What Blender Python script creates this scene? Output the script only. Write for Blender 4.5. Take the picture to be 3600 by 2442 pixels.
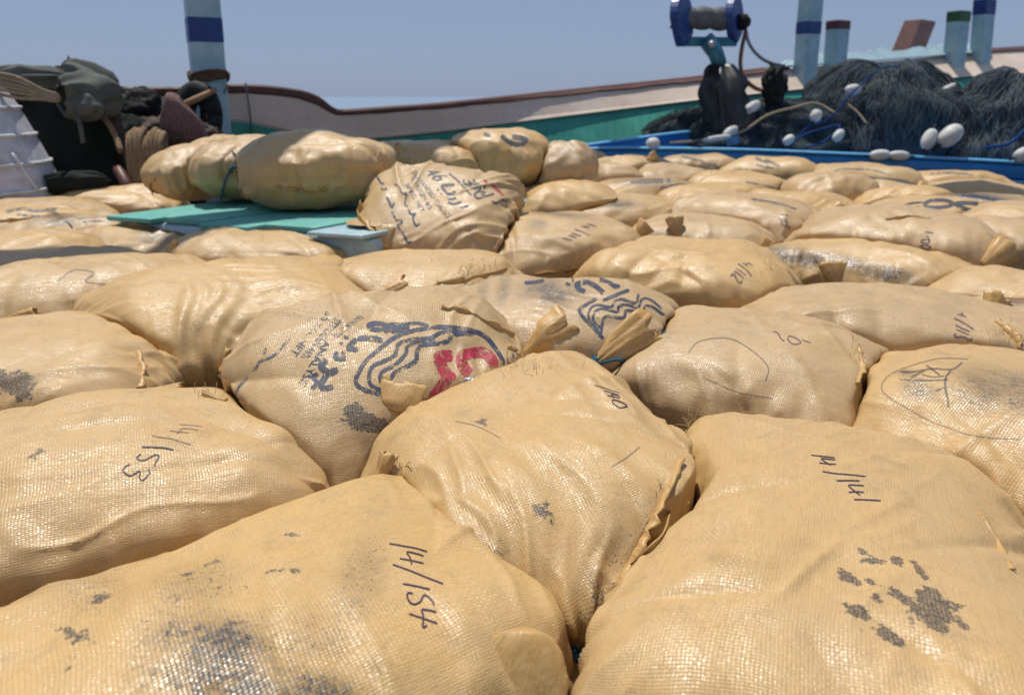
import bpy, bmesh, math, random
import numpy as np
from mathutils import Vector, Matrix
from mathutils.bvhtree import BVHTree

for o in list(bpy.data.objects): bpy.data.objects.remove(o)
SC = bpy.context.scene
COL = SC.collection
R = math.radians

# ------------------------------------------------------------------ camera, sky, sun, exposure
CAM_Z = 0.84
PITCH = math.atan(881 / 2600)
cam = bpy.data.objects.new('camera', bpy.data.cameras.new('camera'))
COL.objects.link(cam); SC.camera = cam
cam.location = (0, 0, CAM_Z); cam.rotation_euler = (math.pi / 2 - PITCH, 0, 0)
cam.data.sensor_width = 36; cam.data.lens = 26; cam.data.clip_start = 0.02; cam.data.clip_end = 30000
cam.data.dof.use_dof = True; cam.data.dof.focus_distance = 1.25; cam.data.dof.aperture_fstop = 4.5

SUN_EL, SUN_AZ = R(69), R(-27)          # azimuth from +Y towards +X
SUNV = Vector((math.sin(SUN_AZ) * math.cos(SUN_EL), math.cos(SUN_AZ) * math.cos(SUN_EL), math.sin(SUN_EL)))
world = bpy.data.worlds.new('World'); SC.world = world; world.use_nodes = True
wn = world.node_tree.nodes; wl = world.node_tree.links
sky = wn.new('ShaderNodeTexSky'); sky.sky_type = 'NISHITA'; sky.sun_disc = False
sky.sun_elevation = SUN_EL; sky.sun_rotation = SUN_AZ % (2 * math.pi)
sky.air_density = 1.0; sky.dust_density = 0.6; sky.ozone_density = 3.0; sky.altitude = 0
bg = wn['Background']; bg.inputs['Strength'].default_value = 0.085
hz = wn.new('ShaderNodeMix'); hz.data_type = 'RGBA'; hz.inputs[0].default_value = 0.80   # even sea haze over the whole sky
hz.inputs[7].default_value = (2.95, 3.85, 5.95, 1); wl.new(sky.outputs[0], hz.inputs[6]); wl.new(hz.outputs[2], bg.inputs['Color'])
sun = bpy.data.objects.new('sun', bpy.data.lights.new('sun', 'SUN')); COL.objects.link(sun)
sun.data.energy = 4.3; sun.data.angle = R(0.55); sun.data.color = (1, 0.955, 0.88)
sun.rotation_euler = SUNV.to_track_quat('Z', 'Y').to_euler(); sun.location = (0, 0, 20)
SC.view_settings.view_transform = 'Standard'; SC.view_settings.look = 'None'
SC.view_settings.exposure = 0; SC.view_settings.gamma = 1; SC.view_settings.use_curve_mapping = False

# ------------------------------------------------------------------ photo pixel -> ray (pixels of the 3600 wide photo; K turns the 2323 wide copy into it)
K = 3600 / 2323
CP, SP = math.cos(PITCH), math.sin(PITCH)
CAMP = Vector((0, 0, CAM_Z))
def ray(px, py):
    dx = (px - 1800) / 2600; dy = (py - 1221) / 2600
    return Vector((dx, CP - dy * SP, -SP - dy * CP))
def zd(Y): return 0.035 * max(0.0, Y - 1)            # the deck rises a little forward
def on_deck(X, Y, h):                                # 2323-wide pixel -> point h above the deck
    d = ray(X * K, Y * K); s = 0.035
    t = (CAM_Z - h + s) / (s * d.y - d.z)
    if t * d.y < 1: t = (CAM_Z - h) / -d.z
    return CAMP + d * t
def at_z(X, Y, z): d = ray(X * K, Y * K); return CAMP + d * ((z - CAM_Z) / d.z)
def at_d(X, Y, t): return CAMP + ray(X * K, Y * K) * t
def to_px(P):
    P = np.asarray(P) - np.array([0, 0, CAM_Z])
    x, y, z = P[..., 0], P[..., 1], P[..., 2]
    dep = y * CP - z * SP; up = y * SP + z * CP
    return np.stack([1800 + 2600 * x / dep, 1221 - 2600 * up / dep, dep], -1)
CAM_R = Vector((1, 0, 0)); CAM_U = Vector((0, SP, CP)); CAM_F = Vector((0, CP, -SP))

# ------------------------------------------------------------------ node helpers
class NT:
    def __init__(s, name):
        s.mat = bpy.data.materials.new(name); s.mat.use_nodes = True
        s.t = s.mat.node_tree; s.b = s.t.nodes['Principled BSDF']; s.o = s.t.nodes['Material Output']
    def n(s, typ, props=None, **inp):
        nd = s.t.nodes.new('ShaderNode' + typ)
        for k, v in (props or {}).items(): setattr(nd, k, v)
        for k, v in inp.items():
            key = int(k[1:]) if k[0] == 'i' and k[1:].isdigit() else k.replace('_', ' ')
            s.set(nd.inputs[key], v)
        return nd
    def set(s, sock, v):
        if hasattr(v, 'outputs'): v = v.outputs[0]
        if isinstance(v, bpy.types.NodeSocket): s.t.links.new(v, sock)
        else: sock.default_value = v
    def m(s, op, a, b=0.0, c=0.0): return s.n('Math', {'operation': op}, i0=a, i1=b, i2=c).outputs[0]
    def mix(s, f, a, b, mode='MIX'):
        nd = s.n('Mix', {'data_type': 'RGBA', 'blend_type': mode}); s.set(nd.inputs[0], f); s.set(nd.inputs[6], a); s.set(nd.inputs[7], b)
        return nd.outputs[2]
    def noise(s, scale, vec=None, detail=3.0, rough=.55, dist=0.0):
        nd = s.n('TexNoise', Scale=scale, Detail=detail, Roughness=rough, Distortion=dist)
        if vec is not None: s.set(nd.inputs['Vector'], vec)
        return nd.outputs[0]
    def ss(s, v, lo, hi, a=0.0, b=1.0):
        nd = s.n('MapRange', {'interpolation_type': 'SMOOTHSTEP'}, i0=v, i1=lo, i2=hi, i3=a, i4=b); return nd.outputs[0]
    def obj(s): return s.n('TexCoord').outputs['Object']
    def bsdf(s, **k):
        for a, v in k.items(): s.set(s.b.inputs[a.replace('_', ' ')], v)
    def bump(s, h, strength=.5, dist=.002):
        nd = s.n('Bump', Strength=strength, Distance=dist); s.set(nd.inputs['Height'], h); s.set(s.b.inputs['Normal'], nd)

def C(*rgb): return (*rgb, 1.0)

def mat_paint(name, col, col2, rough=.45, scale=6, chips=None, bump=.25, dist=.003, grain=(1, 1, 1)):
    g = NT(name); co = g.obj()
    mp = g.n('Mapping', Vector=co, Scale=grain)
    n1 = g.noise(scale, mp, 5, .6); n2 = g.noise(scale * 5, mp, 4, .6)
    c = g.mix(g.ss(n1, .35, .68), C(*col), C(*col2))
    c = g.mix(g.m('MULTIPLY', g.ss(n2, .55, .75), .35), c, C(*[x * .6 for x in col]))
    if chips:
        n3 = g.noise(scale * 2.6, co, 8, .7)
        c = g.mix(g.ss(n3, .62, .66), c, C(*chips))
    g.bsdf(Base_Color=c, Roughness=g.ss(n2, .3, .7, rough - .1, rough + .15)); g.bump(g.m('ADD', n1, g.m('MULTIPLY', n2, .4)), bump, dist)
    return g.mat
def mat_fabric(name, col, col2, rough=.9, scale=10, fine=180):
    g = NT(name); co = g.obj()
    n1 = g.noise(scale, co, 5, .6); n2 = g.noise(fine, co, 2, .5)
    g.bsdf(Base_Color=g.mix(g.ss(n1, .3, .7), C(*col), C(*col2)), Roughness=rough, Specular_IOR_Level=.2)
    g.bump(g.m('ADD', g.m('MULTIPLY', n1, .4), g.m('MULTIPLY', n2, .5)), .35, .003); return g.mat
def mat_rope(name, col, col2, twist=260):
    g = NT(name); uv = g.n('UVMap').outputs[0]
    sp = g.n('SeparateXYZ', Vector=uv)
    w = g.m('SINE', g.m('ADD', g.m('MULTIPLY', sp.outputs[1], twist), g.m('MULTIPLY', sp.outputs[0], 6.283)))
    n = g.noise(40, g.obj(), 4, .6)
    g.bsdf(Base_Color=g.mix(g.ss(n, .3, .7), C(*col), C(*col2)), Roughness=.9, Specular_IOR_Level=.2)
    g.bump(w, .7, .004); return g.mat

def make_cloth():
    """woven polypropylene tape; UV is in metres along the two tape directions"""
    g = NT('woven_sack'); uv = g.n('UVMap').outputs[0]; inf = g.n('ObjectInfo')
    wob = g.n('TexNoise', Scale=9.0, Detail=2.0); g.set(wob.inputs['Vector'], uv)
    wv = g.n('VectorMath', {'operation': 'SCALE'}, i0=wob.outputs['Color']); wv.inputs['Scale'].default_value = .012
    uv2 = g.n('VectorMath', {'operation': 'ADD'}, i0=uv, i1=wv.outputs[0])
    sp = g.n('SeparateXYZ', Vector=uv2)
    u = g.m('MULTIPLY', sp.outputs[0], 1 / .0040); v = g.m('MULTIPLY', sp.outputs[1], 1 / .0036)
    fu, fv, iu, iv = g.m('FRACT', u), g.m('FRACT', v), g.m('FLOOR', u), g.m('FLOOR', v)
    par = g.m('MODULO', g.m('ABSOLUTE', g.m('ADD', iu, iv)), 2.0)
    def prof(f): return g.m('SUBTRACT', 1.0, g.m('POWER', g.m('ABSOLUTE', g.m('MULTIPLY_ADD', f, 2.0, -1.0)), 5.0))
    def arc(f): return g.m('SINE', g.m('MULTIPLY', f, math.pi))
    wu = g.m('MULTIPLY', prof(fu), g.m('MULTIPLY_ADD', arc(fv), .55, .45))
    wf = g.m('MULTIPLY', prof(fv), g.m('MULTIPLY_ADD', arc(fu), .55, .45))
    hgt = g.m('ADD', g.m('MULTIPLY', wu, par), g.m('MULTIPLY', wf, g.m('SUBTRACT', 1.0, par)))
    cell = g.n('CombineXYZ', X=iu, Y=iv)
    wn_ = g.n('TexWhiteNoise', {'noise_dimensions': '3D'}); g.set(wn_.inputs['Vector'], cell)
    col_r = g.n('TexWhiteNoise', {'noise_dimensions': '1D'}); g.set(col_r.inputs['W'], iu)
    row_r = g.n('TexWhiteNoise', {'noise_dimensions': '1D'}); g.set(row_r.inputs['W'], g.m('ADD', iv, 77.0))
    tape = g.m('ADD', g.m('MULTIPLY', col_r.outputs[0], .5), g.m('MULTIPLY', row_r.outputs[0], .5))
    # a random tilt for each crossing makes single tapes glint
    sep = g.n('SeparateColor', Color=wn_.outputs[1])
    tilt = g.m('ADD', g.m('MULTIPLY', g.m('SUBTRACT', sep.outputs[0], .5), g.m('SUBTRACT', fu, .5)),
               g.m('MULTIPLY', g.m('SUBTRACT', sep.outputs[1], .5), g.m('SUBTRACT', fv, .5)))
    co = g.obj()
    big = g.noise(5, co, 4, .6); mid = g.noise(22, co, 4, .6); cr = g.noise(70, co, 5, .65)
    # fine drawn-out creases
    crease = g.n('TexNoise', Scale=1.0, Detail=4.0, Roughness=.6, Distortion=.6)
    g.set(crease.inputs['Vector'], g.n('Mapping', Vector=uv, Scale=(22, 120, 1)))
    cs = g.m('ABSOLUTE', g.m('SUBTRACT', crease.outputs[0], .5))
    h = g.m('ADD', g.m('MULTIPLY', hgt, .92), g.m('MULTIPLY', tilt, .85))
    h = g.m('ADD', h, g.m('MULTIPLY', g.ss(cs, 0, .05), .4)); h = g.m('ADD', h, g.m('MULTIPLY', tape, .5))
    h = g.m('ADD', h, g.m('MULTIPLY', mid, 2.2))
    g.bump(h, .48, .0009)
    c = g.mix(g.ss(big, .3, .7), C(.545, .345, .132), C(.520, .340, .148))
    c = g.mix(g.m('MULTIPLY', g.ss(mid, .5, .75), .4), c, C(.55, .31, .09))
    c = g.mix(g.m('MULTIPLY', tape, .22), c, C(.63, .42, .18))
    c = g.mix(g.m('MULTIPLY', g.ss(cs, .0, .03, 1, 0), .22), c, C(.30, .17, .06))
    hv = g.n('HueSaturation', Hue=.5, Saturation=g.m('MULTIPLY_ADD', inf.outputs['Random'], .12, .91), Value=g.m('MULTIPLY_ADD', inf.outputs['Random'], .14, .92)); g.set(hv.inputs['Color'], c)
    c = hv.outputs[0]
    # faint dirt that is everywhere, then the stains given per vertex
    dn = g.noise(14, co, 6, .7); c = g.mix(g.m('MULTIPLY', g.ss(dn, .52, .72), .30), c, C(.22, .155, .085))
    sp1 = g.noise(150, co, 3, .6); c = g.mix(g.m('MULTIPLY', g.ss(sp1, .74, .77), .5), c, C(.10, .07, .05))
    at = g.n('Attribute', {'attribute_name': 'stain'}); st = at.outputs['Fac']
    at2 = g.n('Attribute', {'attribute_name': 'smudge'}); sm = at2.outputs['Fac']  # wet smears and dark prints, plus some spar shade painted in
    sn = g.noise(95, co, 5, .7); sn2 = g.noise(30, co, 4, .65)
    mask = g.ss(g.m('ADD', st, g.m('MULTIPLY', g.m('ADD', g.m('MULTIPLY', g.m('SUBTRACT', sn, .5), 1.5), g.m('MULTIPLY', g.m('SUBTRACT', sn2, .5), 1.2)), 1.25)), .42, .56)
    sn3 = g.noise(330, co, 3, .65); mask = g.m('MULTIPLY', mask, g.m('MULTIPLY', g.ss(st, .02, .12), g.m('MAXIMUM', g.ss(sn3, .42, .56), g.ss(hgt, .35, .9, 1.0, .45))))
    c = g.mix(g.m('MULTIPLY', mask, .9), c, C(.022, .024, .030))
    spk = g.m('MULTIPLY', g.ss(g.noise(230, co, 3, .6), .60, .66), g.ss(sm, .04, .2)); c = g.mix(g.m('MULTIPLY', spk, .8), c, C(.05, .045, .04))
    # wet smear: dark in the joints of the weave, thin on the tape crowns
    sm_w = g.m('MULTIPLY', g.m('MULTIPLY', sm, g.m('MULTIPLY_ADD', wn_.outputs[0], .9, .55)), g.m('MULTIPLY_ADD', g.ss(hgt, .2, .95, 1, .45), .9, g.m('MULTIPLY', g.ss(sn2, .35, .65), .45)))
    c = g.mix(g.m('MINIMUM', sm_w, .92), c, C(.028, .028, .030))
    rg = g.m('MULTIPLY_ADD', wn_.outputs[0], .18, .22); rg = g.m('ADD', rg, g.m('MULTIPLY', g.ss(mid, .35, .65), .16))
    rg = g.m('SUBTRACT', rg, g.m('MULTIPLY', sm, .09)); rg = g.m('ADD', rg, g.m('MULTIPLY', mask, .2))
    g.bsdf(Base_Color=c, Roughness=rg, Specular_IOR_Level=.55); return g.mat

def mat_ink(name, col, wear, scale=260, amax=1.0):
    g = NT(name); co = g.obj()
    n = g.noise(scale, co, 3, .6); n2 = g.noise(scale * .12, co, 3, .6)
    a = g.ss(g.m('ADD', n, g.m('MULTIPLY', g.m('SUBTRACT', n2, .5), .7)), wear - .06, wear + .06)
    g.bsdf(Base_Color=C(*col), Roughness=.6, Alpha=g.m('MULTIPLY', a, amax)); return g.mat

def simple(name, col, rough=.5, metal=0.0, spec=.5):
    g = NT(name); n = g.noise(18, g.obj(), 5, .6)
    g.bsdf(Base_Color=g.mix(g.ss(n, .3, .7), C(*col), C(*[x * .72 for x in col])), Roughness=g.ss(n, .3, .7, rough * .85, min(1, rough * 1.2)), Metallic=metal, Specular_IOR_Level=spec)
    g.bump(n, .2, .003); return g.mat

M = dict(
    cloth=make_cloth(),
    blue_ink=mat_ink('blue_ink', (.030, .042, .078), .44, 420), faded_ink=mat_ink('faded_ink', (.07, .09, .12), .50, 420),
    red_ink=mat_ink('red_ink', (.42, .022, .045), .42, 420), marker=mat_ink('marker_ink', (.030, .012, .040), .22, 200),
    faint=mat_ink('faint_marker', (.09, .05, .075), .36, 260, .6), pencil=mat_ink('pencil_line', (.06, .06, .07), .34, 260, .5), smear=mat_ink('smear_ink', (.045, .05, .065), .40, 300),
    blue_twine=mat_rope('blue_twine', (.045, .14, .22), (.08, .22, .32), 1600),
    straw=mat_fabric('straw_thread', (.55, .40, .18), (.62, .50, .30)),
    teal=mat_paint('teal_paint', (.09, .34, .28), (.15, .42, .36), .55, 5, (.34, .46, .44)),
    teal_hull=mat_paint('teal_hull', (.022, .23, .165), (.05, .31, .23), .5, 3, None, .2),
    pale=mat_paint('pale_blue_paint', (.30, .42, .46), (.38, .51, .54), .45, 4, None, .4, .008),
    post=mat_paint('post_paint', (.30, .45, .50), (.42, .56, .58), .55, 5, (.22, .20, .15), .3),
    cream=mat_paint('cream_paint', (.64, .50, .385), (.72, .585, .465), .6, 2.2, None, .2, .004, (1, 1, 1)),
    rail=mat_paint('brown_rail', (.085, .030, .020), (.13, .05, .03), .5, 6, None, .3),
    navy=mat_paint('navy_paint', (.008, .035, .17), (.015, .055, .22), .4, 6, None, .2),
    darkred=mat_paint('dark_red_paint', (.09, .012, .015), (.13, .02, .02), .45, 6),
    green=mat_paint('green_paint', (.012, .07, .02), (.02, .10, .03), .45, 6),
    terracotta=mat_paint('terracotta_paint', (.26, .12, .085), (.32, .155, .11), .65, 5),
    skiff=mat_paint('skiff_blue', (.004, .15, .42), (.008, .19, .48), .35, 4, None, .2),
    skiff_rim=mat_paint('rim_blue', (.09, .34, .60), (.14, .41, .66), .35, 12, (.20, .25, .20), .2),
    net=mat_fabric('net_mesh', (.034, .047, .054), (.06, .08, .09), .85, 14, 240),
    strand=mat_fabric('net_strand', (.10, .13, .148), (.165, .205, .225), .8, 30, 240),
    blackstrand=mat_fabric('net_black', (.016, .020, .025), (.036, .042, .05), .8, 30, 240),
    bluerope=mat_rope('blue_rope', (.012, .05, .17), (.02, .075, .23), 500),
    float=simple('float_foam', (.62, .62, .58), .7), blacktarp=simple('black_plastic', (.018, .019, .019), .42),
    greytarp=mat_fabric('grey_tarp', (.090, .096, .082), (.125, .130, .110), .85, 8, 150),
    darktarp=mat_fabric('dark_tarp', (.012, .016, .015), (.02, .024, .018), .9, 8, 150),
    hank=mat_rope('hank_rope', (.24, .155, .085), (.34, .24, .14), 700), pink=mat_rope('pink_rope', (.20, .115, .11), (.27, .17, .155), 700),
    pale_rope=mat_rope('pale_rope', (.36, .27, .17), (.46, .37, .25), 700), wood=mat_paint('raw_wood', (.27, .15, .07), (.34, .20, .10), .8, 9, None, .5, .004, (1, 1, 8)),
    darkwood=mat_paint('dark_wood', (.045, .025, .018), (.08, .05, .035), .8, 6, None, .5, .006, (1, 8, 1)),
    white=simple('white_plastic', (.60, .60, .63), .45), rib=simple('white_rib', (.66, .67, .70), .4),
    drum=simple('grey_rubber', (.135, .14, .14), .75), steel=simple('steel', (.42, .43, .47), .35, .6),
    tealmetal=mat_paint('teal_metal', (.02, .13, .19), (.04, .20, .27), .35, 9), hose=simple('orange_hose', (.20, .075, .03), .55),
    greyhose=simple('grey_hose', (.19, .20, .23), .5), black=simple('black_rubber', (.014, .014, .015), .75, 0, .25),
    deck=mat_paint('deck_wood', (.05, .036, .026), (.09, .065, .045), .8, 3, None, .5, .005, (1, 6, 1)),
    foil=simple('foil_scrap', (.45, .50, .56), .3, .4), rust=simple('rust', (.13, .05, .02), .8),
)
def sea_mat():
    g = NT('sea_water'); n = g.noise(.9, g.obj(), 6, .6)
    g.bsdf(Base_Color=C(.19, .26, .345), Roughness=.45, IOR=1.33); g.bump(n, .6, .35); return g.mat

# ------------------------------------------------------------------ object helpers
def link(name, me, mat=None, parent=None, smooth=True):
    o = bpy.data.objects.new(name, me); COL.objects.link(o)
    if mat is not None and not me.materials: me.materials.append(M[mat] if isinstance(mat, str) else mat)
    if smooth: me.polygons.foreach_set('use_smooth', np.ones(len(me.polygons), bool))
    if parent is not None:
        o.parent = parent; o.matrix_parent_inverse = Matrix.Translation(-parent.location) @ Matrix.Identity(4)
    return o
def pyd(name, V, F, mat=None, parent=None, smooth=True, uv=None):
    me = bpy.data.meshes.new(name); me.from_pydata([tuple(v) for v in V], [], F)
    if uv is not None:
        l = me.uv_layers.new(name='UVMap'); idx = np.empty(len(me.loops), np.int32); me.loops.foreach_get('vertex_index', idx)
        l.data.foreach_set('uv', np.asarray(uv, np.float32)[idx].ravel())
    me.update(); return link(name, me, mat, parent, smooth)
def thing(name, label, cat, loc=(0, 0, 0), group=None):
    o = bpy.data.objects.new(name, None); COL.objects.link(o); o.location = loc; o.empty_display_size = .05
    return tag(o, label, cat, group)
def tag(o, label, cat, group=None):
    o['label'] = label; o['category'] = cat
    if group: o['group'] = group
    return o
def sub(o, part):                                          # a piece of a part: one level deeper
    o.parent = part; o.matrix_parent_inverse = Matrix.Identity(4); return o
def solid(o, t=.001, off=-1):
    m = o.modifiers.new('thickness', 'SOLIDIFY'); m.thickness = t; m.offset = off; return o
def bevel(o, w=.006, s=2):
    m = o.modifiers.new('bevel', 'BEVEL'); m.width = w; m.segments = s; m.limit_method = 'ANGLE'; return o
def tube_data(pts, r, sides=7, cap=True):
    pts = [Vector(p) for p in pts]; n = len(pts)
    rr = r if hasattr(r, '__len__') else [r] * n
    V, F, UV = [], [], []; T = []
    for i in range(n): T.append((pts[min(i + 1, n - 1)] - pts[max(i - 1, 0)]).normalized())
    up = Vector((0, 0, 1)) if abs(T[0].z) < .9 else Vector((1, 0, 0))
    nrm = (up - T[0] * up.dot(T[0])).normalized(); L = 0
    for i in range(n):
        nrm = (nrm - T[i] * nrm.dot(T[i])).normalized(); bi = T[i].cross(nrm)
        if i: L += (pts[i] - pts[i - 1]).length
        for k in range(sides):
            a = 2 * math.pi * k / sides; V.append(pts[i] + (nrm * math.cos(a) + bi * math.sin(a)) * rr[i]); UV.append((k / sides, L))
    for i in range(n - 1):
        for k in range(sides):
            k2 = (k + 1) % sides; F.append((i * sides + k, i * sides + k2, (i + 1) * sides + k2, (i + 1) * sides + k))
    if cap: F.append(tuple(range(sides))[::-1]); F.append(tuple((n - 1) * sides + k for k in range(sides)))
    return V, F, UV
def tube(name, pts, r, mat, parent=None, sides=7): V, F, UV = tube_data(pts, r, sides); return pyd(name, V, F, mat, parent, True, UV)
def tubes(name, paths, mat, parent=None, sides=6):
    V, F, UV = [], [], []
    for pts, r in paths:
        v, f, u = tube_data(pts, r, sides); b = len(V); V += v; UV += u; F += [tuple(i + b for i in q) for q in f]
    return pyd(name, V, F, mat, parent, True, UV)
def spline(P, n=24):
    P = [Vector(p) for p in P]; out = []
    Q = [P[0] * 2 - P[1]] + P + [P[-1] * 2 - P[-2]]; m = len(P) - 1
    for i in range(n + 1):
        s = min(i / n * m, m - 1e-6); k = int(s); t = s - k
        a, b, c, d = Q[k:k + 4]
        out.append(.5 * ((2 * b) + (c - a) * t + (2 * a - 5 * b + 4 * c - d) * t * t + (3 * b - a - 3 * c + d) * t ** 3))
    return out
def box_mesh(name, x0, x1, y0, y1, z0, z1, mat, parent=None, Mx=None, bev=.006):
    V = [Vector((x, y, z)) for z in (z0, z1) for y in (y0, y1) for x in (x0, x1)]
    if Mx is not None: V = [Mx @ v for v in V]
    o = pyd(name, V, [(0, 2, 3, 1), (4, 5, 7, 6), (0, 1, 5, 4), (2, 6, 7, 3), (0, 4, 6, 2), (1, 3, 7, 5)], mat, parent, False)
    return bevel(o, bev) if bev else o
def prism(name, ring_lo, ring_hi, mat, parent=None, bev=.006):
    n = len(ring_lo); V = list(ring_lo) + list(ring_hi)
    F = [tuple(range(n))[::-1], tuple(range(n, 2 * n))] + [(i, (i + 1) % n, n + (i + 1) % n, n + i) for i in range(n)]
    o = pyd(name, V, F, mat, parent, False); return bevel(o, bev) if bev else o

def vnoise(P, seed=0):
    P = np.asarray(P, float); i = np.floor(P).astype(np.int64); f = P - i; f = f * f * (3 - 2 * f); out = 0
    for a in (0, 1):
        for b in (0, 1):
            for c in (0, 1):
                h = (i[:, 0] + a) * 374761393 + (i[:, 1] + b) * 668265263 + (i[:, 2] + c) * 1440670441 + seed * 974634777
                h = (h ^ (h >> 13)) * 1274126177; h = (h ^ (h >> 16)) & 0xffffff
                w = (f[:, 0] if a else 1 - f[:, 0]) * (f[:, 1] if b else 1 - f[:, 1]) * (f[:, 2] if c else 1 - f[:, 2])
                out = out + w * (h / 0xffffff)
    return out
def vnormals(P, F):
    n = np.cross(P[F[:, 2]] - P[F[:, 0]], P[F[:, 3]] - P[F[:, 1]]); N = np.zeros_like(P)
    for k in range(4): np.add.at(N, F[:, k], n)
    return N / np.maximum(np.linalg.norm(N, axis=1, keepdims=True), 1e-12)


# ------------------------------------------------------------------ setting: sea, deck
o = pyd('sea', [(-9000, -9000, -2.2), (9000, -9000, -2.2), (9000, 12000, -2.2), (-9000, 12000, -2.2)], [(0, 1, 2, 3)], sea_mat(), None, False)
o['kind'] = 'structure'
V = [(x, y, zd(y)) for y in (-3, 1, 12) for x in (-6, 9)]
o = solid(pyd('deck', V, [(0, 1, 3, 2), (2, 3, 5, 4)], 'deck', None, False), .08); o['kind'] = 'structure'

# ------------------------------------------------------------------ bulwark along the far side
LU = Vector((1, .55, 0)).normalized(); LN = Vector((LU.y, -LU.x, 0))          # along the rail, and inboard
LP = Vector((0, 6.4, 0))
def wall(X, Y, off=0.0):
    d = ray(X * K, Y * K); t = (off - LN.dot(CAMP - LP)) / LN.dot(d); return CAMP + d * t
def flare(X): return math.tan(R(float(np.interp(X, [1000, 1250, 1600, 2400], [0, 28, 43, 46]))))
def wall_low(X, Y, ztop, f, off=0.0):
    d = ray(X * K, Y * K); t = (f * (ztop - CAM_Z) + off - LN.dot(CAMP - LP)) / (LN.dot(d) + f * d.z); return CAMP + d * t
CAPX = [-80, 265, 400, 520, 560, 600, 640, 680, 705, 725, 740, 752, 765, 780, 800, 900, 1000, 1300, 1600, 1780, 1900, 2060, 2230, 2420]
CAPT = [200, 196, 197, 191, 191, 193, 197, 203, 210, 219, 230, 240, 247, 249, 248, 241, 234, 203, 172, 149, 140, 129, 110, 100]
CAPB = [224, 220, 219, 213, 212, 215, 219, 226, 233, 241, 250, 257, 262, 263, 262, 255, 248, 216, 184, 160, 150, 138, 119, 110]
BRDX = [-80, 480, 530, 560, 600, 640, 700, 760, 830, 900, 1000, 1300, 1600, 1800, 2010, 2420]
BRDY = [272, 274, 276, 278, 287, 296, 305, 311, 316, 310, 300, 262, 226, 205, 187, 160]
def cap(X): return float(np.interp(X, CAPX, CAPT)), float(np.interp(X, CAPX, CAPB))
bul = thing('bulwark', 'dhow bulwark with cream upper plank, teal lower plank and brown cap rail', 'bulwark', (wall(700, 300)))
def strip(name, xs, ftop, fbot, mat, thick, off=0.0, rnd=.012, ztop_of=None):
    V, F = [], []
    for X in xs:
        zt = wall(X, cap(X)[0]).z; f = flare(X)
        a = wall_low(X, ftop(X), zt, f, off); b = wall_low(X, fbot(X), zt, f, off); bk = LN * -thick
        V += [a + bk, a - LN * rnd, a - Vector((0, 0, rnd)), b + Vector((0, 0, rnd)), b - LN * rnd, b + bk]
    n = 6
    for i in range(len(xs) - 1):
        for k in range(n): F.append((i * n + k, i * n + (k + 1) % n, (i + 1) * n + (k + 1) % n, (i + 1) * n + k))
    F += [tuple(range(n))[::-1], tuple((len(xs) - 1) * n + k for k in range(n))]
    return pyd(name, V, F, mat, bul, False)
xs1 = sorted(set(list(range(-80, 1800, 24)) + CAPX[:20]))
strip('cap_rail', xs1, lambda X: cap(X)[0], lambda X: cap(X)[1] + 1.2 * math.sin(X * .045) + .8 * math.sin(X * .11), 'rail', .16, .006)
strip('cap_rail', list(range(2225, 2421, 20)), lambda X: cap(X)[0], lambda X: cap(X)[1], 'rail', .16, .006)
xs2 = list(range(-80, 2421, 20))
brd = lambda X: float(np.interp(X, BRDX, BRDY))
strip('upper_plank', xs2, lambda X: cap(X)[1] - 2, lambda X: brd(X) - .5, 'cream', .06)
strip('moulding', list(range(830, 2421, 20)), lambda X: brd(X) - 9, lambda X: brd(X) + .5, 'cream', .05, .012, .008)
strip('lower_plank', xs2, brd, lambda X: brd(X) + float(np.interp(X, [0, 900, 1600, 2400], [190, 180, 62, 90])), 'teal_hull', .05, -.006)
WT = lambda X: float(np.interp(X, [1745, 1800, 1850, 1900, 2000, 2100, 2200, 2245], [153, 137, 127, 121, 113, 106, 99, 106])) + 2.0 * math.sin(X * .09) + 1.3 * math.sin(X * .23 + 1)
strip('wash_board', list(range(1745, 2250, 7)), WT, lambda X: float(np.interp(X, [1745, 1800, 1900, 2250], [156, 151, 146, 118])), 'pale', .05, .05, .012)

def post(label, xb, yb, x2, y2, w, dep, ytop, bands, off=.12, lash=False, hcap=None, group='painted posts on the bulwark'):
    a = wall(xb, yb, off); b = wall(x2, y2, off); ax = (b - a) / (b.z - a.z)
    def atY(Y): return min((a + ax * (k * .002 - .5) for k in range(1400)), key=lambda p: abs(to_px(np.array(p))[1] / K - Y))
    base = a - ax * (a.z - (zd(a.y) + .01)); top = atY(ytop) if ytop is not None else a + ax * 2.6
    t = thing('rail_post', label, 'post', base, group)
    def ring(p, g=0): return [p + LU * (sx * (w / 2 + g)) + LN * (sy * (dep / 2 + g)) for sx, sy in ((-1, 1), (1, 1), (1, -1), (-1, -1))]
    shaft = prism('shaft', ring(base), ring(top), 'post', t, .012)
    for y0, y1, m in bands:
        p0, p1 = atY(y0), (atY(y1) if y1 > -30 else top + ax * .01)
        sub(prism('painted_band', ring(p0, .003), ring(p1, .003), m, t, .012), shaft)
    if lash:
        pts = []
        for k in range(70):
            ang = k / 70 * 2 * math.pi * 4; p = a + ax * (.025 + .05 * k / 70 + .02 * math.sin(k * .7))
            pts.append(p + LU * (max(-1, min(1, 1.35 * math.cos(ang))) * (w / 2 + .012)) + LN * (max(-1, min(1, 1.35 * math.sin(ang))) * (dep / 2 + .012)))
        sub(tube('lashing', pts, .011, 'rope_brown', t), shaft)
    return t
M['rope_brown'] = mat_rope('brown_lashing', (.10, .055, .03), (.16, .10, .06), 300)
post('tall pale blue post with navy band and rope lashed round its foot', 475, 192, 460, 30, .205, .15, None, [(99, 40, 'navy')], lash=True)
post('tall pale blue post with navy band beside the short red-topped post', 1827, 150, 1840, 0, .19, .15, None, [(80, 49, 'navy')])
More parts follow.
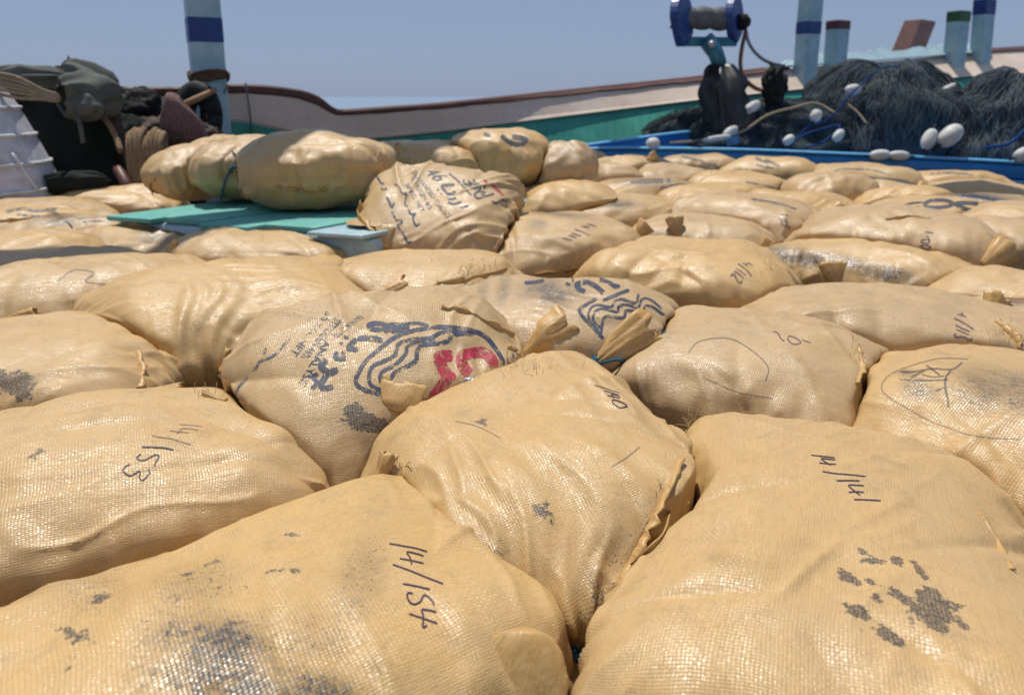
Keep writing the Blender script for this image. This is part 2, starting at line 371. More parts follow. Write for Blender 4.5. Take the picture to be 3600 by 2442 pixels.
post('tall pale blue post with navy band beside the short green-topped post', 2224, 122, 2233, 20, .20, .15, None, [(36, 0, 'navy')])
post('short pale post with dark red top standing on the wavy wash board', 1894, 140, 1902, 48, .185, .15, 47, [(69, 47, 'darkred')])
post('short pale post with dark green top standing on the wavy wash board', 2166, 120, 2176, 28, .20, .16, 27, [(52, 26, 'green')])
fc = [(3131, 185), (3194, 185), (3242, 67), (3179, 72)]; q = [wall(x / K, y / K, -.02 if y > 100 else -.22) for x, y in fc]
sv = wall(3293 / K, 75 / K, -.42) - q[2]
o = prism('timber_head', q, [p + sv for p in q], 'terracotta', None, .01)
tag(o, 'slanted terracotta painted timber head rising behind the wash board', 'timber head')
# cord hanging down the bulwark near the tall lashed post
tag(tube('grey_line', [wall(557, 188, .06), wall(560, 210, .05), wall(566, 250, .03), wall(573, 308, .02)], .006, 'greyhose'), 'thin grey cord hanging over the brown cap rail', 'cord')
tag(tube('hanging_line', spline([wall(516, 192, .22), wall(500, 235, .16), wall(494, 262, .13), wall(492, 305, .1)], 12), .007, 'pale_rope'), 'thin pale line running down from the lashed post', 'rope')

# ------------------------------------------------------------------ hatch platform that carries the upper sacks
ZP = .385
PA, PB, PC = at_z(255, 482, ZP), at_z(838, 523, ZP), at_z(1262, 437, ZP); PD = PA + PC - PB
PL = [PA, PB, PC, PD]; PCEN = sum(PL, Vector()) / 4
hat = thing('cargo_hatch', 'low teal and pale blue cargo hatch under the upper heap of sacks', 'hatch', (PCEN.x, PCEN.y, zd(PCEN.y)))
def shrink(p, g): return p + (PCEN - p).normalized() * g
prism('coaming', [Vector((p.x, p.y, zd(p.y) - .01)) for p in PL], [Vector((p.x, p.y, ZP - .03)) for p in PL], 'pale', hat, .03)
nb = 5
for i in range(nb):
    s0, s1 = i / nb + .004, (i + 1) / nb - .004; h = [.0, .006, .002, .009, .004][i]
    g0, g1 = -.03 + [.0, .05, -.01, .04, .0][i], 1.02
    def P_(s, t): return PB + (PC - PB) * t + (PA - PB) * s
    qd = [P_(s0, g0 / 1.2), P_(s1, g0 / 1.2), P_(s1, g1), P_(s0, g1)]
    prism('plank', [Vector((p.x, p.y, ZP - .0295)) for p in qd], [Vector((p.x, p.y, ZP - .001 - (.012 - h))) for p in qd], 'pale' if i == 0 else 'teal', hat, .006)

# ------------------------------------------------------------------ blue skiff with nets
NEAR = [(1888, 531, 5.62), (2050, 524, 5.62), (2200, 521, 5.57), (2560, 525, 5.44), (2900, 538, 5.3), (3200, 551, 5.18), (3600, 572, 5.02), (4000, 600, 4.8)]
FAR = [(1890, 529, 5.66), (2050, 512, 5.75), (2200, 492, 5.85), (2400, 466, 6.0), (2700, 440, 6.4), (3000, 420, 6.9), (3400, 400, 7.5), (3900, 380, 7.9)]
An = spline([CAMP + ray(x, y) * t for x, y, t in NEAR], 40); Af = spline([CAMP + ray(x, y) * t for x, y, t in FAR], 40)
skf = thing('skiff', 'blue open skiff laid on deck behind the sacks, heaped with nets', 'boat', (An[20].x, An[20].y + .5, zd(5)))
V, F = [], []
for i in range(41):
    a, b = An[i], Af[i]; ac = (b - a); wdt = ac.length; u = ac.normalized() if wdt > 1e-4 else Vector((0, 1, 0)); u.z = 0; u.normalize()
    zb = zd(a.y) + .03; prof = []
    for k in range(13):                                   # outer shell
        s = k / 12; w = (1 - math.cos(s * math.pi)) / 2
        p = a + ac * w; dp = math.sin(s * math.pi) ** .55
        p = Vector((p.x, p.y, p.z * (1 - dp) + zb * dp)); prof.append(p)
    for k in range(13):                                   # inner shell
        s = 1 - k / 12; w = (1 - math.cos(s * math.pi)) / 2; w = .5 + (w - .5) * max(.05, 1 - .06 / max(wdt, .08))
        p = a + ac * w; dp = math.sin(s * math.pi) ** .6
        prof.append(Vector((p.x, p.y, p.z * (1 - dp) + (zb + .03) * dp)))
    V += prof
n = 26
for i in range(40):
    for k in range(n): F.append((i * n + k, (i + 1) * n + k, (i + 1) * n + (k + 1) % n, i * n + (k + 1) % n))
hull = pyd('hull', V, F, 'skiff', skf)
def gun(name, pts, r, flat, mat, dz=0, out=0):
    V, F = [], []; m = 8
    for i, p in enumerate(pts):
        d = (pts[min(i + 1, len(pts) - 1)] - pts[max(0, i - 1)]); side = Vector((d.y, -d.x, 0)).normalized()
        for k in range(m): a = 2 * math.pi * k / m; V.append(p + side * (out + r * math.cos(a)) + Vector((0, 0, dz + flat * math.sin(a))))
    for i in range(len(pts) - 1):
        for k in range(m): F.append((i * m + k, i * m + (k + 1) % m, (i + 1) * m + (k + 1) % m, (i + 1) * m + k))
    return pyd(name, V, F, mat, skf)
gun('gunwale', An, .035, .012, 'skiff_rim'); gun('gunwale', Af, .035, .014, 'skiff_rim')
sub(gun('side_panel', An, .012, .052, 'skiff', -.064, .016), hull); sub(gun('rubbing_strake', An, .026, .012, 'skiff_rim', -.128, .02), hull)

def blob(name, cen, rad, mat, seed, amp=.12, freq=3.0, ridge=.05, n=44, flat=-.75, parent=None, rot=0.0, fold=None):
    """a lump shaped by noise, flattened underneath"""
    th = np.linspace(0, np.pi, n); ph = np.linspace(0, 2 * np.pi, 2 * n, endpoint=False)
    T, Ph = np.meshgrid(th, ph, indexing='ij'); D = np.stack([np.sin(T) * np.cos(Ph), np.sin(T) * np.sin(Ph), np.cos(T)], -1).reshape(-1, 3)
    r = 1 + amp * (vnoise(D * freq + 9, seed) * 2 - 1) + amp * .5 * (vnoise(D * freq * 2.3 + 5, seed + 1) * 2 - 1)
    W = D + .25 * np.stack([vnoise(D * 2 + 3, seed + 2), vnoise(D * 2 + 7, seed + 3), vnoise(D * 2 + 1, seed + 4)], -1)
    rd = 1 - np.abs(2 * vnoise(W * np.array(fold or (7, 7, 2.2)), seed + 5) - 1); r += ridge * rd ** 2; rd2 = 1 - np.abs(2 * vnoise(W * np.array(fold or (7, 7, 2.2)) * 2.4 + 31, seed + 6) - 1); r += ridge * .45 * rd2 ** 3
    P = D * r[:, None]; P[:, 2] = np.maximum(P[:, 2], flat); P = P * np.array(rad)
    c, s = math.cos(rot), math.sin(rot); P = P @ np.array([[c, s, 0], [-s, c, 0], [0, 0, 1]]) + np.array(cen)
    m = 2 * n; F = [(i * m + k, (i + 1) * m + k, (i + 1) * m + (k + 1) % m, i * m + (k + 1) % m) for i in range(n - 1) for k in range(m)]
    return pyd(name, P, F, mat, parent), P

def net_heap(label, cen, rad, seed, dark, nst):
    t = thing('fishing_net', label, 'fishing net', (cen[0], cen[1], cen[2]), 'fishing nets heaped in the skiff')
    blob('net_heap', cen, rad, 'net', seed, .16, 2.6, .10, 48, -.1, t)
    rs = np.random.RandomState(seed); k = 13
    th = rs.uniform(0, 2 * np.pi, nst)[:, None]; e0 = rs.uniform(.02, .95, nst)[:, None]; dth = rs.normal(0, .28, nst)[:, None]; ln = rs.uniform(.4, 1.1, nst)[:, None]
    w1, w2 = rs.uniform(0, 6, nst)[:, None], rs.uniform(4, 9, nst)[:, None]; lift = rs.uniform(.97, 1.10, nst)[:, None]; S = np.linspace(0, 1, k)[None]
    e = np.minimum(1.6, e0 + S * ln); a = th + dth * S + .045 * np.sin(w1 + w2 * S)
    D = np.stack([np.sin(e) * np.cos(a), np.sin(e) * np.sin(a), np.cos(e)], -1).reshape(-1, 3)
    r = 1 + .16 * (vnoise(D * 2.6 + 9, seed) * 2 - 1) + .08 * (vnoise(D * 5.98 + 5, seed + 1) * 2 - 1) + .05
    P = (D * r[:, None]).reshape(nst, k, 3) * lift[..., None] * np.array(rad); P[..., 2] = np.maximum(P[..., 2], -.05 * rad[2]); P += np.array(cen)
    paths = [(P[i].tolist(), float(rs.choice((.0010, .0013, .0016, .0024)))) for i in range(nst)]
    half = len(paths) // 3
    o = tubes('net_strands', paths[half:], dark, t, 4); o['kind'] = 'stuff'
    o = tubes('net_twine', paths[:half], 'blackstrand', t, 4); o['kind'] = 'stuff'
    return t
def heap_at(X, Ytop, Ybase, t, wD, ry):
    top, base = at_d(X, Ytop, t), at_d(X, Ybase, t); return (top.x, base.y + ry * .4, base.z), (wD * K * t / 2600 / 2, ry, (top.z - base.z))
c, r_ = heap_at(1740, 234, 345, 6.15, 520, .42); net_heap('low black net spread beside the net hauler, white rope across it', c, r_, 11, 'blackstrand', 900)
c2, r2 = heap_at(2010, 168, 362, 6.2, 360, .6); net_heap('tall round heap of grey green net with blue rope, middle of the skiff', c2, r2, 23, 'strand', 3200)
c3, r3 = heap_at(2335, 182, 372, 5.9, 410, .6); net_heap('grey green net heap with two big white floats on its flank', c3, r3, 37, 'strand', 3200)
def rope_px(name, pts, r, mat, label, cat='rope', n=30): return tag(tube(name, spline([at_d(*p) for p in pts], n), r, mat), label, cat)
rope_px('blue_rope', [(1795, 330, 5.75), (1830, 290, 5.75), (1880, 270, 5.7), (1930, 215, 5.7), (1990, 160, 5.75), (2040, 150, 5.85)], .007, 'bluerope', 'blue rope running up the tall round net heap')
rope_px('blue_rope', [(2235, 335, 5.3), (2290, 325, 5.3), (2330, 290, 5.3)], .012, 'bluerope', 'blue rope loop low on the net with two big floats')
rope_px('blue_rope', [(1830, 335, 5.6), (1870, 320, 5.6), (1905, 285, 5.68), (1840, 300, 5.66), (1800, 318, 5.6)], .008, 'bluerope', 'blue rope lying in a loop at the foot of the round net heap')
rope_px('pale_line', [(1520, 325, 5.6), (1600, 318, 5.62), (1680, 300, 5.62), (1740, 262, 5.65), (1800, 245, 5.7), (1850, 235, 5.75), (1900, 260, 5.7)], .010, 'pale_rope', 'pale rope snaking across the low black net')
rope_px('pale_line', [(1920, 235, 5.7), (1945, 255, 5.66), (1965, 280, 5.62)], .008, 'pale_rope', 'short pale rope between low black net and round net heap')
def floatm(X, Y, t, rx, rz, rot, label):
    c = at_d(X, Y, t); V, F = [], []; n, m = 12, 16
    dirv = (CAM_R * math.cos(rot) + CAM_U * math.sin(rot)); s = (-CAM_R * math.sin(rot) + CAM_U * math.cos(rot)); f = CAM_F
    for i in range(n + 1):
        a = math.pi * i / n; rr = max(.14, math.sin(a) ** .75) * rz
        for k in range(m): b = 2 * math.pi * k / m; V.append(c + dirv * (-math.cos(a) * rx) + (s * math.cos(b) + f * math.sin(b)) * rr)
    for i in range(n):
        for k in range(m): F.append((i * m + k, i * m + (k + 1) % m, (i + 1) * m + (k + 1) % m, (i + 1) * m + k))
    F += [tuple(range(m))[::-1], tuple(n * m + k for k in range(m))]
    tf = thing('net_float', label, 'float', c, 'white floats on the nets'); fb = pyd('foam_body', V, F, 'float', tf)
    tube('cord', [c - dirv * rx * 1.5, c - dirv * rx * .9, c + dirv * rx * .9, c + dirv * rx * 1.5], rz * .17, 'blackstrand', tf, 6)
FL = [(1703, 246, 5.7, .10, .05, .6, 'white net float beside the net hauler mast'), (1851, 263, 5.55, .055, .052, 1.2, 'round white float halfway up the low black net'),
      (1935, 204, 5.75, .075, .05, .1, 'white float at the top of the low black net'), (1902, 308, 5.45, .062, .042, .9, 'white float at the foot of the round net heap, beside the blue loop'),
      (1789, 318, 5.5, .055, .042, .7, 'small white float at the near foot of the low black net'), (1657, 300, 5.6, .075, .045, .6, 'white float between net hauler and skiff rim'),
      (1481, 328, 5.55, .062, .062, .2, 'round white float on the skiff bow, end of the low net'), (1625, 314, 5.55, .13, .026, .15, 'long thin white float lying on the low black net'),
      (2108, 316, 5.15, .088, .058, 1.15, 'left one of two big white floats on the net flank'), (2156, 308, 5.12, .108, .078, .7, 'fatter one of two big white floats on the net flank'),
      (1996, 352, 5.16, .085, .045, .05, 'white float peeping over the skiff rim below the round heap'), (2040, 353, 5.14, .085, .04, -.05, 'low white float just above the skiff rim beside another'),
      (2322, 350, 4.98, .08, .055, .4, 'white float by the skiff rim under the blue rope loop'), (2140, 208, 6.0, .14, .035, .55, 'long white float between the two grey green net heaps')]
for X_, Y_, t_, a_, b_, r__, l_ in FL: floatm(X_, Y_, t_, a_ * .84, b_ * .84, r__, l_)

# ------------------------------------------------------------------ net hauler
TH = 5.75
hb = at_d(1662, 285, TH); hau = thing('net_hauler', 'blue hydraulic net hauler with grey grooved drum on a post wrapped in black plastic', 'net hauler', hb)
def hp(X, Y, dt=0.0): return at_d(X, Y, TH + dt)
def lathe(name, a, b, prof, mat, parent, m=28):
    ax = (b - a); L = ax.length; ax.normalize(); up = Vector((0, 0, 1)) if abs(ax.z) < .9 else Vector((0, 1, 0))
    e1 = (up - ax * up.dot(ax)).normalized(); e2 = ax.cross(e1); V, F = [], []
    for s, r in prof:
        for k in range(m): g = 2 * math.pi * k / m; V.append(a + ax * (s * L) + (e1 * math.cos(g) + e2 * math.sin(g)) * r)
    for i in range(len(prof) - 1):
        for k in range(m): F.append((i * m + k, i * m + (k + 1) % m, (i + 1) * m + (k + 1) % m, (i + 1) * m + k))
    F += [tuple(range(m))[::-1], tuple((len(prof) - 1) * m + k for k in range(m))]
    return pyd(name, V, F, mat, parent)
a, b = hp(1548, 40, -.05), hp(1650, 44, .06)
lathe('drum', a, b, [(s_, r_ * .70) for s_, r_ in ((0, .095), (.06, .105), (.16, .112), (.26, .098), (.33, .118), (.45, .125), (.56, .118), (.63, .10), (.72, .12), (.84, .128), (.94, .12), (1, .105))], 'drum', hau)
def plate(name, cx, cy, pts, dt, th, mat):
    P = [hp(cx + x, cy + y, dt + x * .006) for x, y in pts]; bk = Vector((th, .02, 0))
    prism(name, P, [p + bk for p in P], mat, hau, .01)
plate('side_flange', 0, 0, [(1512, 20), (1517, -8), (1530, -40), (1562, -40), (1567, 0), (1566, 60), (1560, 100), (1540, 104), (1524, 74), (1514, 48)], -.07 - 9.2, .03, 'navy') if False else None
def flange(cx, cy, w, h, dt, name='side_flange'):
    c0 = hp(cx, cy, dt); sx = K * TH / 2600; ring = []
    for k in range(30):
        a = 2 * math.pi * k / 30; x, y = math.cos(a), math.sin(a)
        wx = w * (1 if y > -.2 else 1 - .55 * (-.2 - y) / .8)
        ring.append(c0 + CAM_R * (x * wx * sx * .62) + CAM_U * (y * h * sx) + CAM_F * (x * wx * sx * 1.0) + CAM_R * (.012 * y))
    bk = Vector((.06, -.03, 0)); prism(name, ring, [p + bk for p in ring], 'navy', hau, .008)
flange(1537, 48, 45, 57, -.12); flange(1656, 46, 38, 54, .09)
for X, Y in ((1532, 30), (1530, 62), (1545, 88)): 
    p = hp(X, Y, -.1); lathe('bolt', p, p + Vector((-.03, -.02, 0)), [(0, .016), (1, .014)], 'rust', hau, 8)
p = hp(1672, 50, .06); motor = lathe('hydraulic_motor', p, p + Vector((.10, .03, 0)), [(0, .05), (.2, .06), (.7, .06), (.75, .04), (1, .035)], 'black', hau, 16)
prism('yoke', [hp(1545, 106, -.04), hp(1672, 106, .06), hp(1672, 106, .14), hp(1545, 106, .04)], [hp(1545, 83, -.04), hp(1672, 85, .06), hp(1672, 85, .14), hp(1545, 83, .04)], 'tealmetal', hau, .012)
tube('arm', [hp(1600, 88, -.02), hp(1610, 100, -.02), hp(1624, 122, -.01), hp(1634, 152, 0)], [.06, .065, .06, .055], 'tealmetal', hau, 14)
lathe('pivot_pin', hp(1612, 98, -.05), hp(1616, 103, -.13), [(0, .028), (.9, .026), (1, .02)], 'steel', hau, 14)
mast = tube('mast', [hp(1634, 150, .02), hp(1648, 220, .02), hp(1664, 330, .02)], .055, 'steel', hau, 14)
# plastic wrap
m_, kk = 40, 22; V, F = [], []
for i in range(kk):
    s = i / (kk - 1); Y = 146 + s * 130; cx = 1638 + 14 * s; w = float(np.interp(s, [0, .08, .25, .5, .8, 1], [20, 28, 40, 46, 48, 44])) * K * TH / 2600
    c0 = hp(cx, Y)
    for k in range(m_):
        g = 2 * math.pi * k / m_; nz = vnoise(np.array([[3 * math.cos(g) + 5, 3 * math.sin(g) + 5, s * 2.5]]), 3)[0]
        nz2 = 1 - abs(2 * vnoise(np.array([[5 * math.cos(g) + 5, 5 * math.sin(g) + 5, s * 1.6]]), 8)[0] - 1)
        rr = w * (.55 + .45 * nz + .55 * nz2 ** 3)
        dn = 0.0 if s < .75 else -(s - .75) * .5 * vnoise(np.array([[2.2 * math.cos(g) + 5, 2.2 * math.sin(g) + 5, 1.]]), 4)[0]
        V.append(c0 + CAM_R * (math.cos(g) * rr) + Vector((0, math.sin(g) * rr * .8, dn)))
for i in range(kk - 1):
    for k in range(m_): F.append((i * m_ + k, i * m_ + (k + 1) % m_, (i + 1) * m_ + (k + 1) % m_, (i + 1) * m_ + k))
sub(solid(pyd('plastic_wrap', V, F, 'blacktarp', hau), .003), mast)
sub(tube('hose', spline([hp(1692, 70, .1), hp(1683, 110, .1), hp(1680, 150, .08), hp(1690, 180, .05), (hp(1720, 203, .03)), hp(1762, 205, .02)], 30), .016, 'hose', hau), motor)
sub(tube('hose', spline([hp(1690, 60, .1), hp(1700, 100, .1), hp(1722, 128, .1), hp(1748, 143, .15), hp(1780, 150, .2)], 24), .013, 'greyhose', hau), motor)
tube('hose', spline([hp(1745, 143, .14), hp(1765, 160, .12), hp(1770, 185, .06), hp(1758, 205, .02)], 16), .012, 'black', hau)
for X, sd, lb in ((1756, 5, 'black bundle of hose fittings hanging beside the net hauler'),):
    o, _ = blob('fitting_bundle', hp(X, 197, .03), (.075, .06, .11), 'black', sd, .35, 2.5, .3, 24, -2); tag(o, lb, 'fittings')

# ------------------------------------------------------------------ clutter at the far left
TL = 3.7
def drum_profile():
    ys = [165, 238, 244, 250, 300, 306, 312, 364, 370, 376, 424, 431, 452]; out = []
    for y in ys:
        edge = float(np.interp(y, [165, 240, 306, 370, 450], [3, 38, 60, 80, 100])); r = (edge + 78) * K * TL / 2600
        out.append((y, r))
    return out
ax = at_d(-78, 320, TL)
def zpx(y): return at_d(-78, y, TL).z
dr = thing('ribbed_tank', 'tapered white plastic tank with raised ribs beside the tarpaulin', 'tank', (ax.x, ax.y, zd(ax.y)))
prof = drum_profile(); zt, zb_ = zpx(prof[0][0]), zd(ax.y) + .005
lathe('shell', Vector((ax.x, ax.y, zt)), Vector((ax.x, ax.y, zb_)), [(0, prof[0][1] * .6)] + [((zt - zpx(y)) / (zt - zb_), r) for y, r in prof if (zt - zpx(y)) / (zt - zb_) < .97] + [(1, prof[-1][1])], 'white', dr, 48)
for y, r in prof:
    if y in (244, 306, 370, 431):
        z = zpx(y); tube('rib', [Vector((ax.x + (r + .004) * math.cos(k / 40 * 6.2832), ax.y + (r + .004) * math.sin(k / 40 * 6.2832), z)) for k in range(41)], .009, 'rib', dr, 8)
def on_tank(y, a): r = float(np.interp(y, [p[0] for p in prof], [p[1] for p in prof])) + .004; return Vector((ax.x + r * math.cos(a), ax.y + r * math.sin(a), zpx(y)))
tube('brace', [on_tank(372 + 9 * k, -1.30 + .085 * k) for k in range(8)], .009, 'rib', dr)
tube('brace', [on_tank(344 + 11 * k, -.42 + .02 * k) for k in range(9)], .010, 'rib', dr)

# dark stowage behind
TC = 4.35
cz = zd(4.4)
o, _ = blob('covered_crates', (at_d(150, 320, TC).x, 4.65, cz + .2), (.52, .32, .62), 'darktarp', 41, .07, 2.2, .10, 44, -.33, None, .45, (5, 5, 2)); tag(o, 'dark tarpaulin-covered stack of gear under the grey tarpaulin bundles', 'covered gear')
def tarp(X, Y, t, rx, ry, rz, seed, label, rot=0, mat='greytarp', ridge=.16):
    o, _ = blob('tarpaulin_bundle', at_d(X, Y, t), (rx, ry, rz), mat, seed, .20, 1.3, ridge, 56, -2, None, rot, (2.0, 2.0, .8)); return tag(o, label, 'tarpaulin')
rb = thing('rope_bundle', 'bundle of pale ropes drawn tight across the grey tarpaulin', 'rope', at_d(60, 200, 3.75))
rs = random.Random(4)
for k in range(6):
    y0 = 168 + k * 9; tube('rope', spline([at_d(-20, y0 - 4, 3.6), at_d(40, y0 + 10 + rs.uniform(-3, 3), 3.65), at_d(95, 204 + k * 4.2, 3.72), at_d(126, 214 + k * 3, 3.78), at_d(134, 222 + k, 3.86)], 14), .009, 'pale_rope', rb)
hk = thing('rope_hank', 'brown hank of rope hanging in long vertical loops', 'rope', at_d(330, 410, 4.05))
for k in range(9):
    x = 292 + k * 9.2; j = rs.uniform(-4, 4); top = 300 + rs.uniform(-6, 6) + (8 if k in (4,) else 0)
    tube('rope_loop', spline([at_d(x + 4 + j, 425, 4.0), at_d(x + j * .4, 360, 3.98), at_d(x, top + 12, 3.98), at_d(x + 4, top, 4.02), at_d(x + 8, top + 12, 4.08), at_d(x + 8, 420, 4.1)], 22), .0165, 'hank', hk, 8)
pk = thing('rope_coil', 'pinkish thick rope folded in a peaked bundle behind the upper sacks', 'rope', at_d(420, 300, 4.25))
for k in range(10):
    s = k / 9; ap = (383 + 20 * s, 217 + 6 * s * s)
    tube('rope_strand', spline([at_d(366 + 108 * s, 312 + 22 * s - 30 * (s - .5) ** 2, 4.28), at_d(370 + 78 * s, 268 + 6 * s, 4.22), at_d(ap[0] - 4 + 8 * s, ap[1] + 12, 4.2), at_d(ap[0], ap[1], 4.22), at_d(ap[0] + 6, ap[1] + 8, 4.27), at_d(380 + 84 * s, 290, 4.36)], 22), .0165, 'pink', pk, 8)
o, _ = blob('net_bundle', at_d(405, 325, 4.4), (.22, .14, .14), 'darkwood', 61, .2, 3, .2, 30, -2); tag(o, 'dark brown bundle beneath the peaked pink rope', 'bundle')
V, F, UV = tube_data([at_d(448, 265, 4.45) + CAM_R * (.085 * math.cos(k / 24 * 6.2832)) + CAM_U * (.15 * math.sin(k / 24 * 6.2832)) for k in range(25)], .065, 12); tag(pyd('old_tyre', V, F, 'black', None), 'black tyre fender standing behind the pink rope', 'tyre')
tag(tube('wooden_stick', [at_d(400, 246, 4.3), at_d(445, 225, 4.35), at_d(492, 203, 4.4)], [.018, .02, .014], 'wood'), 'light wooden stick leaning above the tyre fender', 'stick')
tag(tube('wooden_stake', [at_d(468, 262, 4.55), at_d(476, 238, 4.55), at_d(488, 222, 4.55)], [.012, .025, .008], 'wood'), 'short pointed wooden stake behind the tyre fender', 'stick')
tag(tube('bent_log', spline([at_d(275, 248, 4.5), at_d(285, 228, 4.5), at_d(310, 218, 4.5), at_d(350, 215, 4.52)], 14), .035, 'darkwood'), 'bent dark brown branch lying below the rail', 'branch')
for pts, r, m, lb in (([(252, 250, 4.2), (285, 330, 4.15), (305, 395, 4.1)], .028, 'darkwood', 'dark leaning pole beside the rope hank'),
                      ([(232, 262, 4.1), (258, 300, 4.05), (275, 345, 4.0)], .016, 'hank', 'frayed brown rope end hanging by the tarpaulin'),
                      ([(176, 255, 3.95), (183, 290, 3.93), (189, 325, 3.95)], .012, 'greytarp', 'grey cloth strip dangling from the tarpaulin'),
                      ([(268, 385, 4.0), (285, 415, 3.95), (293, 440, 3.95)], .03, 'rail', 'reddish painted pole end by the rope hank')):
    tag(tube('pole' if 'pole' in lb else 'hanging_strip', spline([at_d(*p) for p in pts], 10), r, m), lb, 'pole' if 'pole' in lb else 'strip')
o, _ = blob('black_bag', at_d(320, 262, 4.5), (.15, .1, .11), 'black', 71, .3, 2.0, .25, 30, -2); tag(o, 'black bag stowed below the bent branch', 'bag')
o, _ = blob('black_bundle', at_d(330, 380, 4.45), (.3, .12, .25), 'darktarp', 72, .15, 2.5, .15, 30, -2); tag(o, 'black bundle behind the rope hank', 'bundle')
# ------------------------------------------------------------------ two spars overhead (out of view) whose shadows cross the sacks
def yard(pts, r, label, h=3.2):
    up = SUNV / SUNV.z * h; P = spline([Vector(p) + up for p in pts], 40)
    return tag(tube('lateen_yard', P, [r * (1 - .25 * abs(i / 40 - .45)) for i in range(41)], 'wood', None, 14), label, 'spar')
def spar(p0, p1, r, label, h=3.2):
    up = SUNV / SUNV.z * h; a, b = Vector(p0) + up, Vector(p1) + up; d = (b - a)
    return tag(tube('spar', [a - d * .35, a, (a + b) / 2, b, b + d * .25], [r * .9, r, r, r, r * .85], 'wood', None, 14), label, 'spar')

# ------------------------------------------------------------------ sacks
# each sack: centre, size, turn and tilt; where two sacks press together both stop at the surface between them
SK = {}
ORDER = []
def sack(sid, label, w=None, ridge=None, L=.78, W=.56, H=.27, yaw=0, rx=0, ry=0, base=None, dz=0.0, N=76, n=3.8, m=2.45, ties=(), seed=None, wr=1.0, skew=None, group='tan woven sacks on the deck'):
    if w is not None: X, Y = w
    else:
        p = on_deck(ridge[0], ridge[1], H * .97)
        d = ray(ridge[0] * K, ridge[1] * K); sl = -d.z / d.y
        sh = min(.17, .30 * W / .56 * sl * 1.7 + .02); dv = Vector((d.x, d.y)).normalized(); X, Y = p.x - dv.x * sh, p.y - dv.y * sh
    zb = zd(Y) if base is None else base
    c = np.array([X, Y, zb + H * .49 + dz])
    Rm = np.array((Matrix.Rotation(R(yaw), 3, 'Z') @ Matrix.Rotation(R(rx), 3, 'X') @ Matrix.Rotation(R(ry), 3, 'Y')))
    if skew is not None: Rm[:, 1] = (math.cos(R(yaw + skew)), math.sin(R(yaw + skew)), 0)
    SK[sid] = dict(Ri=np.linalg.inv(Rm).T, label=label, c=c, R=Rm, dim=np.array([L / 2 * 1.04, W / 2 * 1.02, H / 2]), n=n, m=m, N=N, ties=list(ties), base=base, seed=seed or (len(SK) * 7 + 3), wr=wr, group=group, L=L, W=W)
    s = SK[sid]; s['cones'] = []
    for (tx, ty, hh, sig, npl, amp) in s['ties']:
        P = np.array(at_z(tx, ty, hh)) if base is not None else np.array(on_deck(tx, ty, hh))
        l = (P - s['c']) @ s['Ri'] / s['dim']; rl = np.linalg.norm(l); w_ = l / rl
        f0 = ((abs(w_[0]) ** n + abs(w_[1]) ** n) ** (m / n) + abs(w_[2]) ** m) ** (1 / m); s['cones'].append((P, w_, max(-.12, min(.6, rl * f0 - 1)), sig, npl, amp))
    ORDER.append(sid)
def fval(s, P):
    q = np.abs((P - s['c']) @ s['Ri'] / s['dim']) + 1e-9
    n, m = s['n'], s['m']; a = (q[:, 0] ** n + q[:, 1] ** n) ** (m / n)
    f = (a + q[:, 2] ** m) ** (1 / m)
    if s['cones']:
        l = (P - s['c']) @ s['Ri'] / s['dim']; l = l / np.maximum(np.linalg.norm(l, axis=1, keepdims=True), 1e-9)
        for (_, w, k, *_r) in s['cones']: f = f / (1 + k * np.exp(-np.arccos(np.clip(l @ w, -1, 1)) / .22))
    return f

exec_marks = []
G0 = 'tan woven sacks on the deck'; GF = 'tan sacks in the far rows by the skiff'; GL = 'tan sacks by the white tank'; GP = 'sacks heaped on the cargo hatch'
# front
sack('s154', 'tan woven sack marked 14/154 in marker with wet black smudge', w=(-.365, .668), L=.86, W=.55, H=.31, yaw=43, skew=78, N=190, n=8, m=2.6, seed=211)
sack('s141', 'tan woven sack marked 14/141 with scattered black grease prints', w=(.45, .89), L=.86, W=.54, H=.32, yaw=68, N=190, n=6.0, m=2.7)
sack('s140', 'tan sack marked 140 with its mouth gathered and tied between 14/154 and 14/141', w=(.02, 1.215), L=.76, W=.60, H=.31, rx=8, yaw=-70, dz=.0, n=4.5, N=170, ties=[(1312, 1462, .13, .13, 15, .013)])
sack('s153', 'tan woven sack marked 14/153 in thin marker, plain otherwise', w=(-.75, 1.145), L=.84, W=.56, H=.31, yaw=24, N=150, n=3.8)
sack('surea', 'tan sack printed with blue wavy logo, red lettering and ANALYSIS text', w=(-.275, 1.455), L=.64, W=.56, H=.28, yaw=16, rx=28, dz=.07, N=130)
sack('slogo', 'tan sack with blue wave logo and two big open cloth tufts tied in blue twine', ridge=(1255, 628), L=.70, W=.58, H=.33, yaw=-8, N=110, ties=[(1322, 842, .17, .09, 13, .012)], dz=.01)
sack('s20', 'plain tan sack marked 20 lying above the 14/141 sack', w=(.575, 1.68), L=.66, W=.58, H=.31, yaw=-28, N=120)
sack('sface', 'tan sack with large grey shaded drawing inside a thin oval line', w=(1.06, 1.33), L=.84, W=.66, H=.32, yaw=-58, N=130)
sack('sedge', 'tan sack with gathered folds beside the 14/141 sack, mostly hidden', w=(1.06, .76), L=.7, W=.5, H=.26, yaw=-50, N=80, ties=[(2300, 1290, .12, .06, 12, .01)])
sack('spatch', 'tan sack with one dark blue ink patch behind the 14/153 sack', ridge=(0, 713), L=.74, W=.54, H=.30, yaw=4, N=110)
sack('stied', 'long tan sack gathered to a round tied knot with blue twine on its side', w=(-.80, 2.07), L=.82, W=.60, H=.33, yaw=26, rx=8, N=120, ties=[(512, 846, .13, .14, 14, .013)], dz=.01)
sack('sdull', 'long dull tan sack with faint scribbles, behind the knotted sack', ridge=(175, 577), L=.88, W=.52, H=.31, yaw=24, N=100)
